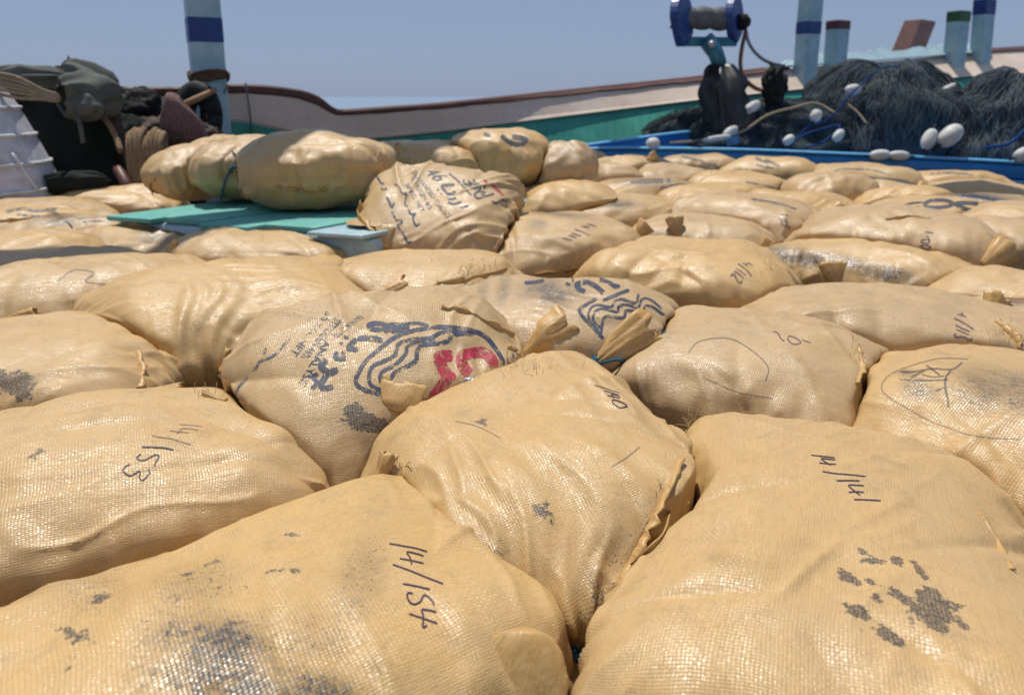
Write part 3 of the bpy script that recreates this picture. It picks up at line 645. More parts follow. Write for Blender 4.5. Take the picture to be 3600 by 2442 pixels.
sack('sfray', 'tan sack with frayed rusty patches and a leaf-shaped cloth ear', ridge=(945, 560), L=.70, W=.54, H=.32, yaw=-4, N=100)
sack('s112', 'tan sack marked 14/112 with a shaded dent on its side', ridge=(1570, 533), L=.68, W=.56, H=.34, yaw=-24, N=100)
sack('s111', 'tan sack marked 14/111 leaning towards the printed sack', ridge=(1268, 482), L=.68, W=.54, H=.33, yaw=18, N=100)
sack('s113', 'broad tan sack marked 14/113 above the sack with the grey drawing', ridge=(2050, 640), L=.80, W=.52, H=.31, yaw=-16, N=100)
sack('sbar', 'tan sack with a long dark blue painted bar and upright cloth tuft', w=(1.27, 2.62), L=.78, W=.42, H=.29, yaw=-46, N=90)
sack('sback', 'rounded tan sack with puckered side in front of the hatch corner', ridge=(592, 508), L=.70, W=.52, H=.31, yaw=-6, N=90)
sack('s1609', 'tan sack marked 14/1609 with folded cone ear at its end', ridge=(2050, 482), L=.78, W=.58, H=.34, yaw=-38, N=90, dz=.02)
sack('s1385', 'tan sack marked 1385 in small marker figures', ridge=(1690, 440), L=.72, W=.50, H=.33, yaw=-40, N=80)
sack('soo', 'tan sack with two big dark painted rings on top', ridge=(2130, 445), L=.70, W=.50, H=.33, yaw=-22, N=80)
sack('sear', 'low tan sack with a single upright cloth ear beside the 1385 sack', ridge=(1590, 487), L=.62, W=.46, H=.28, yaw=-22, N=76)
# far rows on the right
far = [('f1', (1305, 343), .6, 0), ('f2', (1432, 351), .58, 15), ('f3', (1582, 348), .68, -5), ('f4', (1755, 357), .70, -12), ('f5', (1955, 370), .78, -8), ('f6', (2172, 386), .72, -14),
       ('f7', (1350, 366), .62, 10), ('f8', (1515, 373), .66, 8), ('f9', (1680, 388), .74, -14), ('f11', (1292, 412), .6, 0), ('f14', (2225, 409), .74, -10), ('f15', (2235, 440), .74, -10), ('f21', (2330, 492), .6, -20), ('f22', (2345, 612), .6, -30), ('f16', (1890, 389), .58, 14), ('f17', (2072, 424), .56, -25), ('f18', (1620, 414), .60, 12), ('f19', (2335, 462), .6, -20)]
for k, (i_, rdg, L_, yw) in enumerate(far):
    sack(i_, {'f1': 'tan sack end showing past the sack drooping over the hatch end', 'f2': 'tan sack with a puckered tied corner by the skiff bow', 'f3': 'far tan sack lettered on top, next to the skiff bow',
              'f4': 'far tan sack with dark blue letters beside the broad sack', 'f5': 'broad tan sack resting against the skiff side, thin scrawl on top', 'f6': 'tan sack with a blue scrawl touching the skiff side, beyond the sack with two rings',
              'f7': 'tan sack in spar shadow just past the drooping hatch sack', 'f8': 'tan sack crossed by the spar shadow behind the faded print sack', 'f9': 'tan sack between the faded print sack and the blue smear sack',
              'f11': 'low tan sack close beside the hatch end, before the shaded one', 'f14': 'tan sack between the scrawled skiff-side sack and the dark band sack', 'f15': 'tan sack with a dark band behind the sack with two rings',
              'f16': 'small tan sack wedged before the broad skiff-side sack', 'f17': 'small tan sack beside the frayed end of the blue smear sack', 'f18': 'small tan sack wedged behind the 1385 sack', 'f19': 'tan sack end past the sack with two rings',
              'f21': 'tan sack end between the two-ring sack and the 14/1609 sack', 'f22': 'plain tan sack end beside the 14/1609 sack'}[i_],
         ridge=rdg, L=L_ * .92, W=.44, H=.33 + .03 * math.sin(k * 2.3), yaw=yw * 1.6 + 6 * math.sin(k * 1.7), N=52, group=GF)
sack('fprint', 'tan sack with faded blue printing in the far rows, partly worn', ridge=(1470, 402), L=.70, W=.46, H=.30, yaw=10, N=60, group=GF)
sack('fpleat', 'tan sack with strong vertical pleats and a tied end', ridge=(1800, 430), L=.64, W=.46, H=.31, yaw=-26, N=70, ties=[(1890, 487, .13, .10, 16, .012)], group=GF)
sack('fshade', 'tan sack with a blue grey smear crossed by the spar shadow', ridge=(1968, 404), L=.74, W=.46, H=.31, yaw=-16, N=60, group=GF)
sack('fband', 'tan sack with a short thick dark painted dash', ridge=(1415, 440), L=.70, W=.50, H=.30, yaw=10, N=66, group=GF)
sack('ftuft', 'tan sack with crumpled cloth tuft at the edge beside the 14/113 sack', ridge=(2330, 668), L=.7, W=.5, H=.27, yaw=-30, N=66)
sack('fsm', 'small tan sack end between the printed leaning sack and the 14/111 sack', ridge=(1215, 466), L=.5, W=.45, H=.24, yaw=0, N=50, group=GF)
# left
for i_, lb, rdg, L_, yw in (('l1', 'flat tan sack in front of the white tank', (75, 446), .72, 0), ('l2', 'tan sack with soft folds beside the hatch, below the dark cloth', (255, 421), .66, 4),
        ('l3', 'tan sack printed with faded blue script near the white tank', (40, 474), .80, 8), ('l4', 'tan sack with a wire stub on its tied end', (160, 480), .66, 4),
        ('l6', 'low tan sack at the side behind the dull long sack', (20, 523), .66, -6), ('l7', 'glossy tan sack end beyond the dull long sack', (60, 560), .80, 10)):
    sack(i_, lb, ridge=rdg, L=L_, W=.48, H=.29, yaw=yw + 6, N=60, group=GL)
sack('l5', 'tan sack half in dark shadow by the hatch front edge', ridge=(345, 495), L=.74, W=.54, H=.27, yaw=-4, N=70, group=GL)
# on the hatch
sack('p3', 'biggest tan sack on the hatch, sewn hem along its front', w=(-.835, 3.30), L=.62, W=.48, H=.31, yaw=4, base=ZP, N=100, group=GP)
sack('p2', 'tan sack on the hatch tied with blue twine that hangs down', w=(-1.20, 3.55), L=.54, W=.42, H=.285, yaw=34, base=ZP, N=84, ties=[(512, 372, .52, .10, 12, .012)], group=GP)
sack('p1', 'slim tan sack sloping off the end of the hatch by the rope hank', w=(-1.50, 3.70), L=.52, W=.30, H=.26, yaw=48, ry=-10, base=ZP, N=76, group=GP)
sack('p4', 'tan sack lying behind on the hatch with a dark tied tuft', w=(-.46, 3.92), L=.66, W=.44, H=.25, yaw=-14, base=ZP, N=76, group=GP)
sack('p5', 'round tan sack on the hatch with black painted loops', w=(-.06, 3.96), L=.54, W=.46, H=.305, yaw=-16, base=ZP, N=84, group=GP)
sack('p6', 'tan sack drooping over the hatch end with gathered neck', w=(.29, 3.98), L=.50, W=.30, H=.32, yaw=80, ry=0, base=ZP, dz=-.07, N=76, group=GP, ties=[(1222, 362, .5, .05, 12, .012)])
sack('pprint', 'tan sack printed 46, NITROGEN and 50 KG. NET, draped on the hatch corner', w=(-.295, 2.95), L=.60, W=.54, H=.24, yaw=-10, rx=30, dz=.20, n=5.5, N=110, wr=1.6, group=GP)

def plat_push(P):
    """keep points outside the hatch box"""
    best = np.full(len(P), 1e9); bn = np.zeros((len(P), 2))
    for i in range(4):
        a, b = PL[i], PL[(i + 1) % 4]; e = (b - a); nn = Vector((e.y, -e.x, 0)).normalized()
        if nn.dot(a - PCEN) < 0: nn = -nn
        d = -((P[:, 0] - a.x) * nn.x + (P[:, 1] - a.y) * nn.y)        # depth inside this side
        k = d < best; best[k] = d[k]; bn[k] = (nn.x, nn.y)
    ins = (best > -.006) & (P[:, 2] < ZP - .004)
    return ins, best, bn

def build_sack(sid):
    s = SK[sid]; N = s['N']; rs = np.random.RandomState(s['seed'])
    u = np.linspace(-1, 1, N); U, Vv = np.meshgrid(u, u, indexing='ij')
    def warp(a): return np.sin(a * math.pi / 2) * .35 + a * .65
    Uw, Vw = warp(U), warp(Vv)
    hgt = np.sqrt(np.clip((1 - Uw ** 2) * (1 - Vw ** 2), 0, 1))
    top = np.stack([Uw, Vw, hgt], -1).reshape(-1, 3); bot = np.stack([Uw, Vw, -hgt], -1).reshape(-1, 3)
    inner = np.zeros((N, N), bool); inner[1:-1, 1:-1] = True
    idt = np.arange(N * N).reshape(N, N); idb = idt.copy(); idb[inner] = N * N + np.arange(inner.sum())
    D = np.vstack([top, bot[inner.ravel()]])
    uvm = np.stack([U * s['L'] / 2 * 1.12, Vv * s['W'] / 2 * 1.16], -1).reshape(-1, 2)
    UV = np.vstack([uvm, uvm[inner.ravel()] + 5])
    Ft = np.stack([idt[:-1, :-1], idt[1:, :-1], idt[1:, 1:], idt[:-1, 1:]], -1).reshape(-1, 4)
    Fb = np.stack([idb[:-1, :-1], idb[:-1, 1:], idb[1:, 1:], idb[1:, :-1]], -1).reshape(-1, 4)
    F = np.vstack([Ft, Fb])
    n, m = s['n'], s['m']; q = np.abs(D) + 1e-9
    D = D / (((q[:, 0] ** n + q[:, 1] ** n) ** (m / n) + q[:, 2] ** m) ** (1 / m))[:, None]
    # soft lumps of the filling
    lum = 1 + .07 * (vnoise(D * 1.7 + 11, s['seed']) * 2 - 1) + .028 * (vnoise(D * 3.6 + 4, s['seed'] + 1) * 2 - 1)
    Q = D * lum[:, None]
    # tied mouths pull the cloth to a point
    tips = []
    Dn = D / np.linalg.norm(D, axis=1, keepdims=True)
    for (P, w, k, sig, npl, amp) in s['cones']:
        Q = Q * (1 + k * np.exp(-np.arccos(np.clip(Dn @ w, -1, 1)) / .22))[:, None]; tips.append((P, w, sig, npl, amp))
    ok = np.ones(len(Q)); dirs = (Q * s['dim']) @ s['R'].T
    rad = np.linalg.norm(s['dim'])
    nb = [SK[k] for k in ORDER if k != sid and np.linalg.norm(SK[k]['c'] - s['c']) < rad + np.linalg.norm(SK[k]['dim']) + .02]
    if nb:
        bad = np.zeros(len(Q), bool); P1 = s['c'] + dirs
        for b in nb: bad |= fval(b, P1) < 1.004
        ix = np.where(bad)[0]; lo = np.full(len(ix), .2); hi = np.ones(len(ix)); dx = dirs[ix]
        for _ in range(13):
            mid = (lo + hi) / 2; P = s['c'] + dx * mid[:, None]; g = np.full(len(ix), 9.)
            for b in nb: g = np.minimum(g, fval(b, P))
            good = g >= mid + .004; lo = np.where(good, mid, lo); hi = np.where(good, hi, mid)
        ok[ix] = lo
    # round the shoulder where the pressed area begins
    def blur(a, it):
        g = a.copy()
        for _ in range(it):
            h = np.pad(g, 1, mode='edge'); g = (h[:-2, 1:-1] + h[2:, 1:-1] + h[1:-1, :-2] + h[1:-1, 2:] + 2 * g) / 6
        return g
    it = max(2, int(N * .09)); gt = ok[:N * N].reshape(N, N); gb = gt.copy(); gb[inner] = ok[N * N:]
    gt2 = np.minimum(gt, blur(gt, it)); gb2 = np.minimum(gb, blur(gb, it))
    ok = np.concatenate([gt2.ravel(), gb2[inner]])
    P = s['c'] + dirs * ok[:, None]
    Nn = vnormals(P, F)
    free = np.clip((ok - .72) / .28, 0, 1)
    # wrinkles: lumps, ridges drawn out along the cloth, dents, pleats at the tie and puckers along the hems
    lp = (P - s['c']) @ s['Ri']; sd = s['seed']; wr = s['wr']
    d = .011 * (vnoise(lp / .17 + 20, sd + 2) * 2 - 1) + .0025 * (vnoise(lp / .065 + 30, sd + 3) * 2 - 1) + .0009 * (vnoise(lp / .028 + 40, sd + 9) * 2 - 1)
    # a few sharp folds running in from the edges, and broad flat dents with an edge
    for _ in range(11):
        a0 = rs.uniform(0, 2 * math.pi); e = np.array([math.cos(a0) * s['dim'][0], math.sin(a0) * s['dim'][1]]) * rs.uniform(.8, 1.05); ang = a0 + math.pi + rs.normal(0, .5)
        rx_, ry_ = lp[:, 0] - e[0], lp[:, 1] - e[1]; al_ = rx_ * math.cos(ang) + ry_ * math.sin(ang); ac_ = -rx_ * math.sin(ang) + ry_ * math.cos(ang) + .25 * al_ ** 2 * rs.normal(0, 2)
        ln = rs.uniform(.12, .36); tp_ = np.clip(1 - np.abs(al_) / ln, 0, 1); sg_ = rs.uniform(.008, .022)
        d += wr * rs.choice((-1, -1, 1)) * rs.uniform(.005, .0125) * tp_ ** .8 * np.exp(-np.abs(ac_) / sg_) * (lp[:, 2] > -.04)
    for _ in range(3):
        a0 = rs.uniform(0, 2 * math.pi); nd = np.array([math.cos(a0), math.sin(a0), rs.uniform(.5, 1.6)]); nd /= np.linalg.norm(nd)
        pr = lp @ nd; lim = np.percentile(pr, 96.5); d -= .3 * np.clip(pr - lim, 0, None)
    an = rs.uniform(0, math.pi); ca, sa = math.cos(an), math.sin(an)
    wx = lp[:, 0] * ca + lp[:, 1] * sa + .05 * vnoise(lp / .12 + 7, sd + 4); wy = -lp[:, 0] * sa + lp[:, 1] * ca + .05 * vnoise(lp / .12 + 17, sd + 5)
    rdg = 1 - np.abs(2 * vnoise(np.stack([wx / .035, wy / .17, lp[:, 2] / .1 + 60], -1) + 50, sd + 6) - 1)
    msk = np.clip(vnoise(lp / .17 + 70, sd + 7) * 2.6 - 1.25, 0, 1); edge = np.clip((np.maximum(np.abs(D[:, 0]), np.abs(D[:, 1])) - .72) / .28, 0, 1)
    d += wr * .011 * (rdg ** 3 - .35) * np.maximum(msk * .8, edge)
    for ax_ in (0, 1):
        t = np.abs(D[:, ax_]); oth = lp[:, 1 - ax_]; e2 = np.clip((t - .80) / .2, 0, 1) ** 1.3
        d += wr * .0065 * e2 * (vnoise(np.stack([oth / .022, np.sign(D[:, ax_]) * 5 + 9, lp[:, 2] / .2 + 3], -1), sd + 8) * 2 - 1)
    d *= .35 + .65 * free
    for (T, w, sig, npl, amp) in tips:
        rel = P - T; dist = np.linalg.norm(rel, axis=1); axw = s['R'] @ (w * s['dim']); axw = axw / np.linalg.norm(axw)
        e1 = np.cross(axw, [0.13, .21, 1.]); e1 /= np.linalg.norm(e1); e2v = np.cross(axw, e1)
        phi = np.arctan2(rel @ e2v, rel @ e1); ph2 = phi + .25 * np.sin(dist * 18 + sd)
        k1 = vnoise(np.stack([np.cos(ph2) * npl / 4 + 30, np.sin(ph2) * npl / 4 + 30, dist * 4], -1), sd + 30)
        pl = 1 - np.abs(2 * k1 - 1)
        d += amp * 2.1 * (pl ** 2.0 - .38) * np.exp(-(dist / (sig * 1.7)) ** 1.4) * np.clip(dist / .035, .12, 1)
    P = P + Nn * d[:, None]
    zb = zd(s['c'][1]) if s['base'] is None else s['base']
    if s['base'] is None and sid != 'pprint':
        ins, bs, bn = plat_push(P); P[ins, :2] += bn[ins] * (bs[ins] + .006)[:, None]
        P[:, 2] = np.maximum(P[:, 2], zb - .0 + .003)
    else:
        ins, bs, bn = plat_push(P); inn = ins & (bs > .03); P[inn, 2] = ZP + .002 + .02 * (vnoise(P[inn] / .05, 2)) * .1
        nin = ins & ~inn; P[nin, :2] += bn[nin] * (bs[nin] + .006)[:, None]
    # put a little of the outline back smooth
    s['P'], s['F'], s['D'], s['N_'] = P, F, D, vnormals(P, F); s['idt'] = idt
    s['bvh'] = BVHTree.FromPolygons([tuple(p) for p in P], [tuple(f) for f in F.tolist()])
    base = Vector((s['c'][0], s['c'][1], P[:, 2].min())); s['t'] = thing('sack', s['label'], 'sack', base, s['group'])
    me = bpy.data.meshes.new('cloth_body'); me.vertices.add(len(P)); me.vertices.foreach_set('co', P.astype(np.float32).ravel())
    me.loops.add(F.size); me.loops.foreach_set('vertex_index', F.astype(np.int32).ravel())
    me.polygons.add(len(F)); me.polygons.foreach_set('loop_start', np.arange(0, F.size, 4, dtype=np.int32)); me.polygons.foreach_set('loop_total', np.full(len(F), 4, np.int32))
    l = me.uv_layers.new(name='UVMap'); l.data.foreach_set('uv', UV[F.ravel()].astype(np.float32).ravel())
    me.update(calc_edges=True); me.validate()
    for nm in ('stain', 'smudge'):
        a = me.attributes.new(nm, 'FLOAT', 'POINT')
        if nm in s: a.data.foreach_set('value', s[nm].astype(np.float32))
    s['me'] = me; s['o'] = link('cloth_body', me, 'cloth', s['t'])

def stains_and_shade(sid, kind, blobs, x0=0, y0=0, k=1.0):
    """blobs: (x, y, rx, ry, rot, strength) in photo pixels, fixed onto the cloth where the sight line meets it"""
    s = SK[sid]; px = to_px(s['P']); val = np.zeros(len(px)); vis = (s['N_'] * (np.array([0, 0, CAM_Z]) - s['P'])).sum(1) > 0
    for x, y, rx, ry, rot, st in blobs:
        dx = px[:, 0] - (x0 + x * k); dy = px[:, 1] - (y0 + y * k); c, sn = math.cos(R(rot)), math.sin(R(rot))
        a = (dx * c + dy * sn) / (rx * k); b = (-dx * sn + dy * c) / (ry * k); val = np.maximum(val, st * np.exp(-(a * a + b * b) ** 1.3 * (.42 if kind == 'stain' else .7)))
    val[~vis] = 0; s['me'].attributes[kind].data.foreach_set('value', val.astype(np.float32))

def cast(s, px, py):
    h = s['bvh'].ray_cast(CAMP, ray(px, py).normalized())
    return (h[0], h[1]) if h[0] is not None else (None, None)
def mark(sid, name, strokes, mat, x0=0, y0=0, k=1.0, lift=.0009):
    """strokes: (width, [points]) in photo pixels -> thin ribbons lying on the cloth"""
    if len(strokes) > 1:                                  # writing that stands well apart becomes parts of its own
        cl = []
        for st in strokes:
            near = [c_ for c_ in cl if any((Vector(p) - Vector(q)).length * k < 90 for o_ in c_ for p in o_[1] for q in st[1])]
            cl = [c_ for c_ in cl if c_ not in near] + [[st] + [o_ for c_ in near for o_ in c_]]
        if len(cl) > 1:
            for c_ in cl: mark(sid, name, c_, mat, x0, y0, k, lift)
            return
    s = SK[sid]; V, F = [], []
    for w, pts in strokes:
        pts = [Vector((x0 + x * k, y0 + y * k)) for x, y in pts]; w = w * k
        if len(pts) > 2: pts = [v.to_2d() for v in spline([p.to_3d() for p in pts], 8 * (len(pts) - 1))]
        res = [pts[0]]; step = max(3.0, w * .45)
        for a, b in zip(pts[:-1], pts[1:]):
            nseg = max(1, int((b - a).length / step)); res += [a + (b - a) * ((i + 1) / nseg) for i in range(nseg)]
        prev = None; m = len(res); nrow = 2 if w < 7 else 4
        for i, p in enumerate(res):
            d = (res[min(i + 1, m - 1)] - res[max(i - 1, 0)])
            if d.length < 1e-6: continue
            d.normalize(); nn = Vector((-d.y, d.x)); tp = .55 if i in (0, m - 1) else 1
            row = []
            for r in range(nrow):
                qx = p + nn * (w * tp * (r / (nrow - 1) - .5)); h, no = cast(s, qx.x, qx.y)
                if h is None or (h - CAMP).normalized().dot(no) > .02: row = None; break
                row.append(h + no * lift)
            if row is None: prev = None; continue
            b = len(V); V += row
            if prev is not None and (V[prev] - V[b]).length < .05:
                for r in range(nrow - 1): F.append((prev + r, prev + r + 1, b + r + 1, b + r))
            prev = b
    if F: pyd(name, V, F, mat, s['t'])
def print_text(sid, txt, quad, mat, x0=0, y0=0, k=1.0, name='printed_text'):
    """txt laid into a four-cornered patch of photo pixels (bl, br, tr, tl of the writing)"""
    s = SK[sid]; cu = bpy.data.curves.new('t', 'FONT'); cu.body = txt; cu.resolution_u = 3; cu.offset = .012
    ob = bpy.data.objects.new('t', cu); COL.objects.link(ob); dg = bpy.context.evaluated_depsgraph_get()
    me = bpy.data.meshes.new_from_object(ob.evaluated_get(dg)); bpy.data.objects.remove(ob); bpy.data.curves.remove(cu)
    bm = bmesh.new(); bm.from_mesh(me); bmesh.ops.triangulate(bm, faces=bm.faces[:])
    bpy.data.meshes.remove(me)
    xs = [v.co.x for v in bm.verts]; ys = [v.co.y for v in bm.verts]; xa, xb, ya, yb = min(xs), max(xs), min(ys), max(ys)
    V, okv = [], []
    for v in bm.verts:
        a = (v.co.x - xa) / (xb - xa); b = (v.co.y - ya) / (yb - ya)
        X = [(1 - b) * ((1 - a) * quad[0][i] + a * quad[1][i]) + b * ((1 - a) * quad[3][i] + a * quad[2][i]) for i in (0, 1)]
        h, no = cast(s, x0 + X[0] * k, y0 + X[1] * k)
        good = h is not None and (h - CAMP).normalized().dot(no) < -.02; okv.append(good); V.append(h + no * .001 if good else Vector())
    bm.verts.index_update(); F = [tuple(v.index for v in f.verts) for f in bm.faces if all(okv[v.index] for v in f.verts)]; bm.free()
    F = [f for f in F if (V[f[0]] - V[f[1]]).length < .05]
    used = sorted({i for f in F for i in f}); mp = {j: i for i, j in enumerate(used)}
    if F: pyd(name, [V[i] for i in used], [tuple(mp[i] for i in f) for f in F], mat, s['t'])

def surf(sid, X, Y):
    """the point of a sack nearest the sight line through a 2323-wide pixel"""
    s = SK[sid]; h, no = cast(s, X * K, Y * K)
    if h is not None: return h, no
    d = np.array(ray(X * K, Y * K).normalized()); rel = s['P'] - np.array(CAMP); t = rel @ d
    i = int(np.argmin(np.linalg.norm(rel - t[:, None] * d, axis=1) + .02 * t)); return Vector(s['P'][i]), Vector(s['N_'][i])
def cloth_tube(name, parent, p0, d, side, length, prof, pleats, amp, seed, curl=0.0, m=36, n=12, mat='cloth_fold', thick=.0016):
    """prof: [(s, half width, half thickness)]; an open gathered end of sack cloth"""
    d = d.normalized(); side = (side - d * side.dot(d)).normalized(); nr = d.cross(side); V, F, UV = [], [], []
    rs = random.Random(seed); lip = [rs.uniform(-.14, .14) * (0 if prof[-1][2] < .1 * prof[0][2] else 1) for _ in range(m)]; lip = [(lip[i - 1] + lip[i] + lip[(i + 1) % m]) / 3 for i in range(m)]
    for i in range(n):
        s = i / (n - 1); a_, b_ = (float(np.interp(s, [p[0] for p in prof], [p[j] for p in prof])) for j in (1, 2))
        for k in range(m):
            g = 2 * math.pi * k / m
            nz = vnoise(np.array([[math.cos(g) * pleats / 3 + 9, math.sin(g) * pleats / 3 + 9, s * 1.2 + seed]]), seed)[0]
            f = 1 + amp * (1 - abs(2 * nz - 1) - .5) * 2; ss = s * (1 + (lip[k] if i == n - 1 else lip[k] * s * .5))
            V.append(p0 + d * (ss * length) + side * (math.cos(g) * a_ * f) + nr * (math.sin(g) * b_ * f + curl * s * s * length)); UV.append((k / m * .14 + seed, s * length))
    for i in range(n - 1):
        for k in range(m): F.append((i * m + k, i * m + (k + 1) % m, (i + 1) * m + (k + 1) % m, (i + 1) * m + k))
    return solid(pyd(name, V, F, mat, parent, True, UV), thick, 0)
def pxdir(dx, dy, fwd=0.0): return (CAM_R * dx - CAM_U * dy + CAM_F * fwd).normalized()
def ear(sid, base, tip, w, kind='flap', seed=1, sink=.012, fwd=0.0, side=None, name='cloth_ear', curl=.15, mat='cloth_fold'):
    """base and tip in 2323-wide pixels"""
    h, no = surf(sid, *base); dep = (h - CAMP).dot(CAM_F); sc = K * dep / 2600
    v = (tip[0] - base[0], tip[1] - base[1]); L = math.hypot(*v) * sc; d = (pxdir(*v) + CAM_F * fwd).normalized(); p0 = h - d * sink - no * .002
    sd = pxdir(-v[1], v[0], .25) if side is None else pxdir(*side)
    w = w * sc
    prof = {'flap': [(0, w * .55, w * .25), (.25, w * .9, w * .28), (.8, w, w * .16), (1, w * 1.02, w * .12)],
            'tuft': [(0, w * .28, w * .26), (.2, w * .38, w * .3), (.6, w * .85, w * .42), (1, w * 1.05, w * .5)],
            'twist': [(0, w * .7, w * .6), (.4, w * .55, w * .5), (.8, w * .75, w * .55), (1, w * .8, w * .4)],
            'lapel': [(0, w * 1.1, w * .17), (.4, w * 1.03, w * .17), (.72, w * .9, w * .15), (.9, w * .68, w * .11), (.97, w * .4, w * .06), (1, w * .12, w * .01)],
            'cone': [(0, w * .35, w * .2), (.5, w * .8, w * .55), (1, w * 1.1, w * .75)],
            'fold': [(0, w * 1.1, w * .4), (.4, w * 1.0, w * .32), (.75, w * .84, w * .24), (.9, w * .62, w * .16), (.97, w * .36, w * .08), (1, w * .1, w * .01)]}[kind]
    return cloth_tube(name, SK[sid]['t'], p0, d, sd, L + sink, prof, {'flap': 4, 'tuft': 9, 'twist': 5, 'cone': 5, 'fold': 4, 'lapel': 5}[kind], {'flap': .16, 'tuft': .3, 'twist': .3, 'cone': .15, 'fold': .12, 'lapel': .22}[kind], seed, curl, mat=mat)
def twine_at(sid, X, Y, r, turns, axis_px, ends=(), rr=.0026, mat='blue_twine', h=None):
    s = SK[sid]; p, no = surf(sid, X, Y); p = p + no * .004; dep = (p - CAMP).dot(CAM_F); sc = K * dep / 2600
    ax = pxdir(*axis_px); e1 = (no - ax * no.dot(ax)).normalized(); e2 = ax.cross(e1); r *= sc; pts = []
    for k in range(18 * turns): g = 2 * math.pi * k / 18; pts.append(p + (e1 * math.cos(g) + e2 * math.sin(g)) * r * (1 + .06 * math.sin(k * 1.7)) + ax * (rr * 1.6 * k / 18))
    paths = [(pts, rr)]
    for e in ends:
        q = [p] + [surf(sid, *xy)[0] + surf(sid, *xy)[1] * .008 for xy in e]; paths.append((spline(q, 16), rr))
    return tubes('twine', paths, mat, s['t'])
def hem(sid, line, w, seed, ruffle=1.0, name='hem'):
    s = SK[sid]; pts = [surf(sid, *p) for p in line]; P = spline([p[0] for p in pts], 12 * (len(pts) - 1)); n0 = [p[1] for p in pts]; V, F, UV = [], [], []; m = len(P)
    for i, p in enumerate(P):
        f = i / (m - 1) * (len(n0) - 1); k = min(int(f), len(n0) - 2); no = n0[k].lerp(n0[k + 1], f - k).normalized(); tg = (P[min(i + 1, m - 1)] - P[max(i - 1, 0)]).normalized(); sd = no.cross(tg)
        ww = w * (.75 + .5 * vnoise(np.array([[i * .35, seed, 0.]]), seed)[0])
        for r in range(5):
            q = r / 4; V.append(p + no * (ww * math.sin(q * 1.5) - .004) + sd * (ww * .7 * q * q + ruffle * w * .5 * q * (vnoise(np.array([[i * .5, seed + 3., q]]), seed + 1)[0] * 2 - 1))); UV.append((i * .004, r * .004 + seed))
    for i in range(m - 1):
        for r in range(4): F.append((i * 5 + r, i * 5 + r + 1, (i + 1) * 5 + r + 1, (i + 1) * 5 + r))
    solid(pyd(name, V, F, 'cloth_fold', s['t'], True, UV), .0022, 0)
def frays(sid, X, Y, spread, n, seed, length=.03, name='loose_threads', up=(0, -1), mat='straw', r=.0005):
    rs = random.Random(seed); paths = []
    for i in range(n):
        h, no = surf(sid, X + rs.gauss(0, spread[0]), Y + rs.gauss(0, spread[1])); d = (pxdir(up[0] + rs.gauss(0, .7), up[1] + rs.gauss(0, .7)) + no * .6).normalized(); L = length * rs.uniform(.4, 1.2)
        b = Vector((rs.gauss(0, .3), rs.gauss(0, .3), rs.gauss(0, .3))) * L; paths.append((spline([h - no * .002, h + d * L * .5 + b * .4, h + d * L + b], 6), r))
    tubes(name, paths, mat, SK[sid]['t'], 4)['kind'] = 'stuff'

def cloth_fold_mat():
    g = NT('cloth_fold'); co = g.obj(); n = g.noise(60, co, 5, .65); n2 = g.noise(12, co, 3, .6)
    g.bsdf(Base_Color=g.mix(g.ss(n, .3, .7), C(.46, .26, .075), C(.55, .335, .12)), Roughness=.45); 
    uv = g.n('UVMap').outputs[0]; st = g.n('TexNoise', Scale=1.0, Detail=3.0); g.set(st.inputs['Vector'], g.n('Mapping', Vector=uv, Scale=(420, 60, 1)))
    g.bump(g.m('ADD', g.m('MULTIPLY', n, .6), st.outputs[0]), .6, .002); return g.mat
M['cloth_fold'] = cloth_fold_mat()
for sid in ORDER: build_sack(sid)

# ------------------------------------------------------------------ grey tarpaulin bundles at the far left
def roll(label, a, b, ta, tb, r, flat, seed, pl=5, amp=.3, curl=0.0, dark=False):
    p, q = at_d(*a, ta), at_d(*b, tb); d = q - p; tt = thing('tarpaulin_bundle', label, 'tarpaulin', p, 'grey tarpaulins by the tank'); r *= K * ta / 2600
    cloth_tube('canvas_roll', tt, p, d, CAM_U, d.length, [(0, r * .8, r * flat), (.12, r * .95, r * flat * 1.1), (.45, r * 1.05, r * flat * 1.15), (.8, r * .95, r * flat), (.94, r * .6, r * flat * .7), (1, r * .1, r * .1)], pl, amp, seed, curl, 60, 30, 'darktarp' if dark else 'greytarp', .006); return tt
roll('rolled grey tarpaulin with a dark open end on top of the stowage', (140, 222), (272, 212), 3.95, 4.15, 40, .9, 3, 4, .34)
roll('grey tarpaulin fold arched over the rolled tarpaulin', (150, 168), (266, 206), 4.12, 4.2, 30, .8, 8, 4, .4)
roll('flat folded grey tarpaulin behind the white tank', (-10, 182), (150, 176), 4.1, 4.2, 22, 1.4, 5, 5, .3)
roll('drooping corner of grey tarpaulin below the roll', (196, 215), (192, 272), 3.98, 4.0, 34, .8, 6, 6, .3)
roll('crumpled dark grey cloth lying behind the sacks near the tank', (105, 418), (245, 410), 3.75, 3.9, 18, 1.0, 7, 5, .4, 0, True)

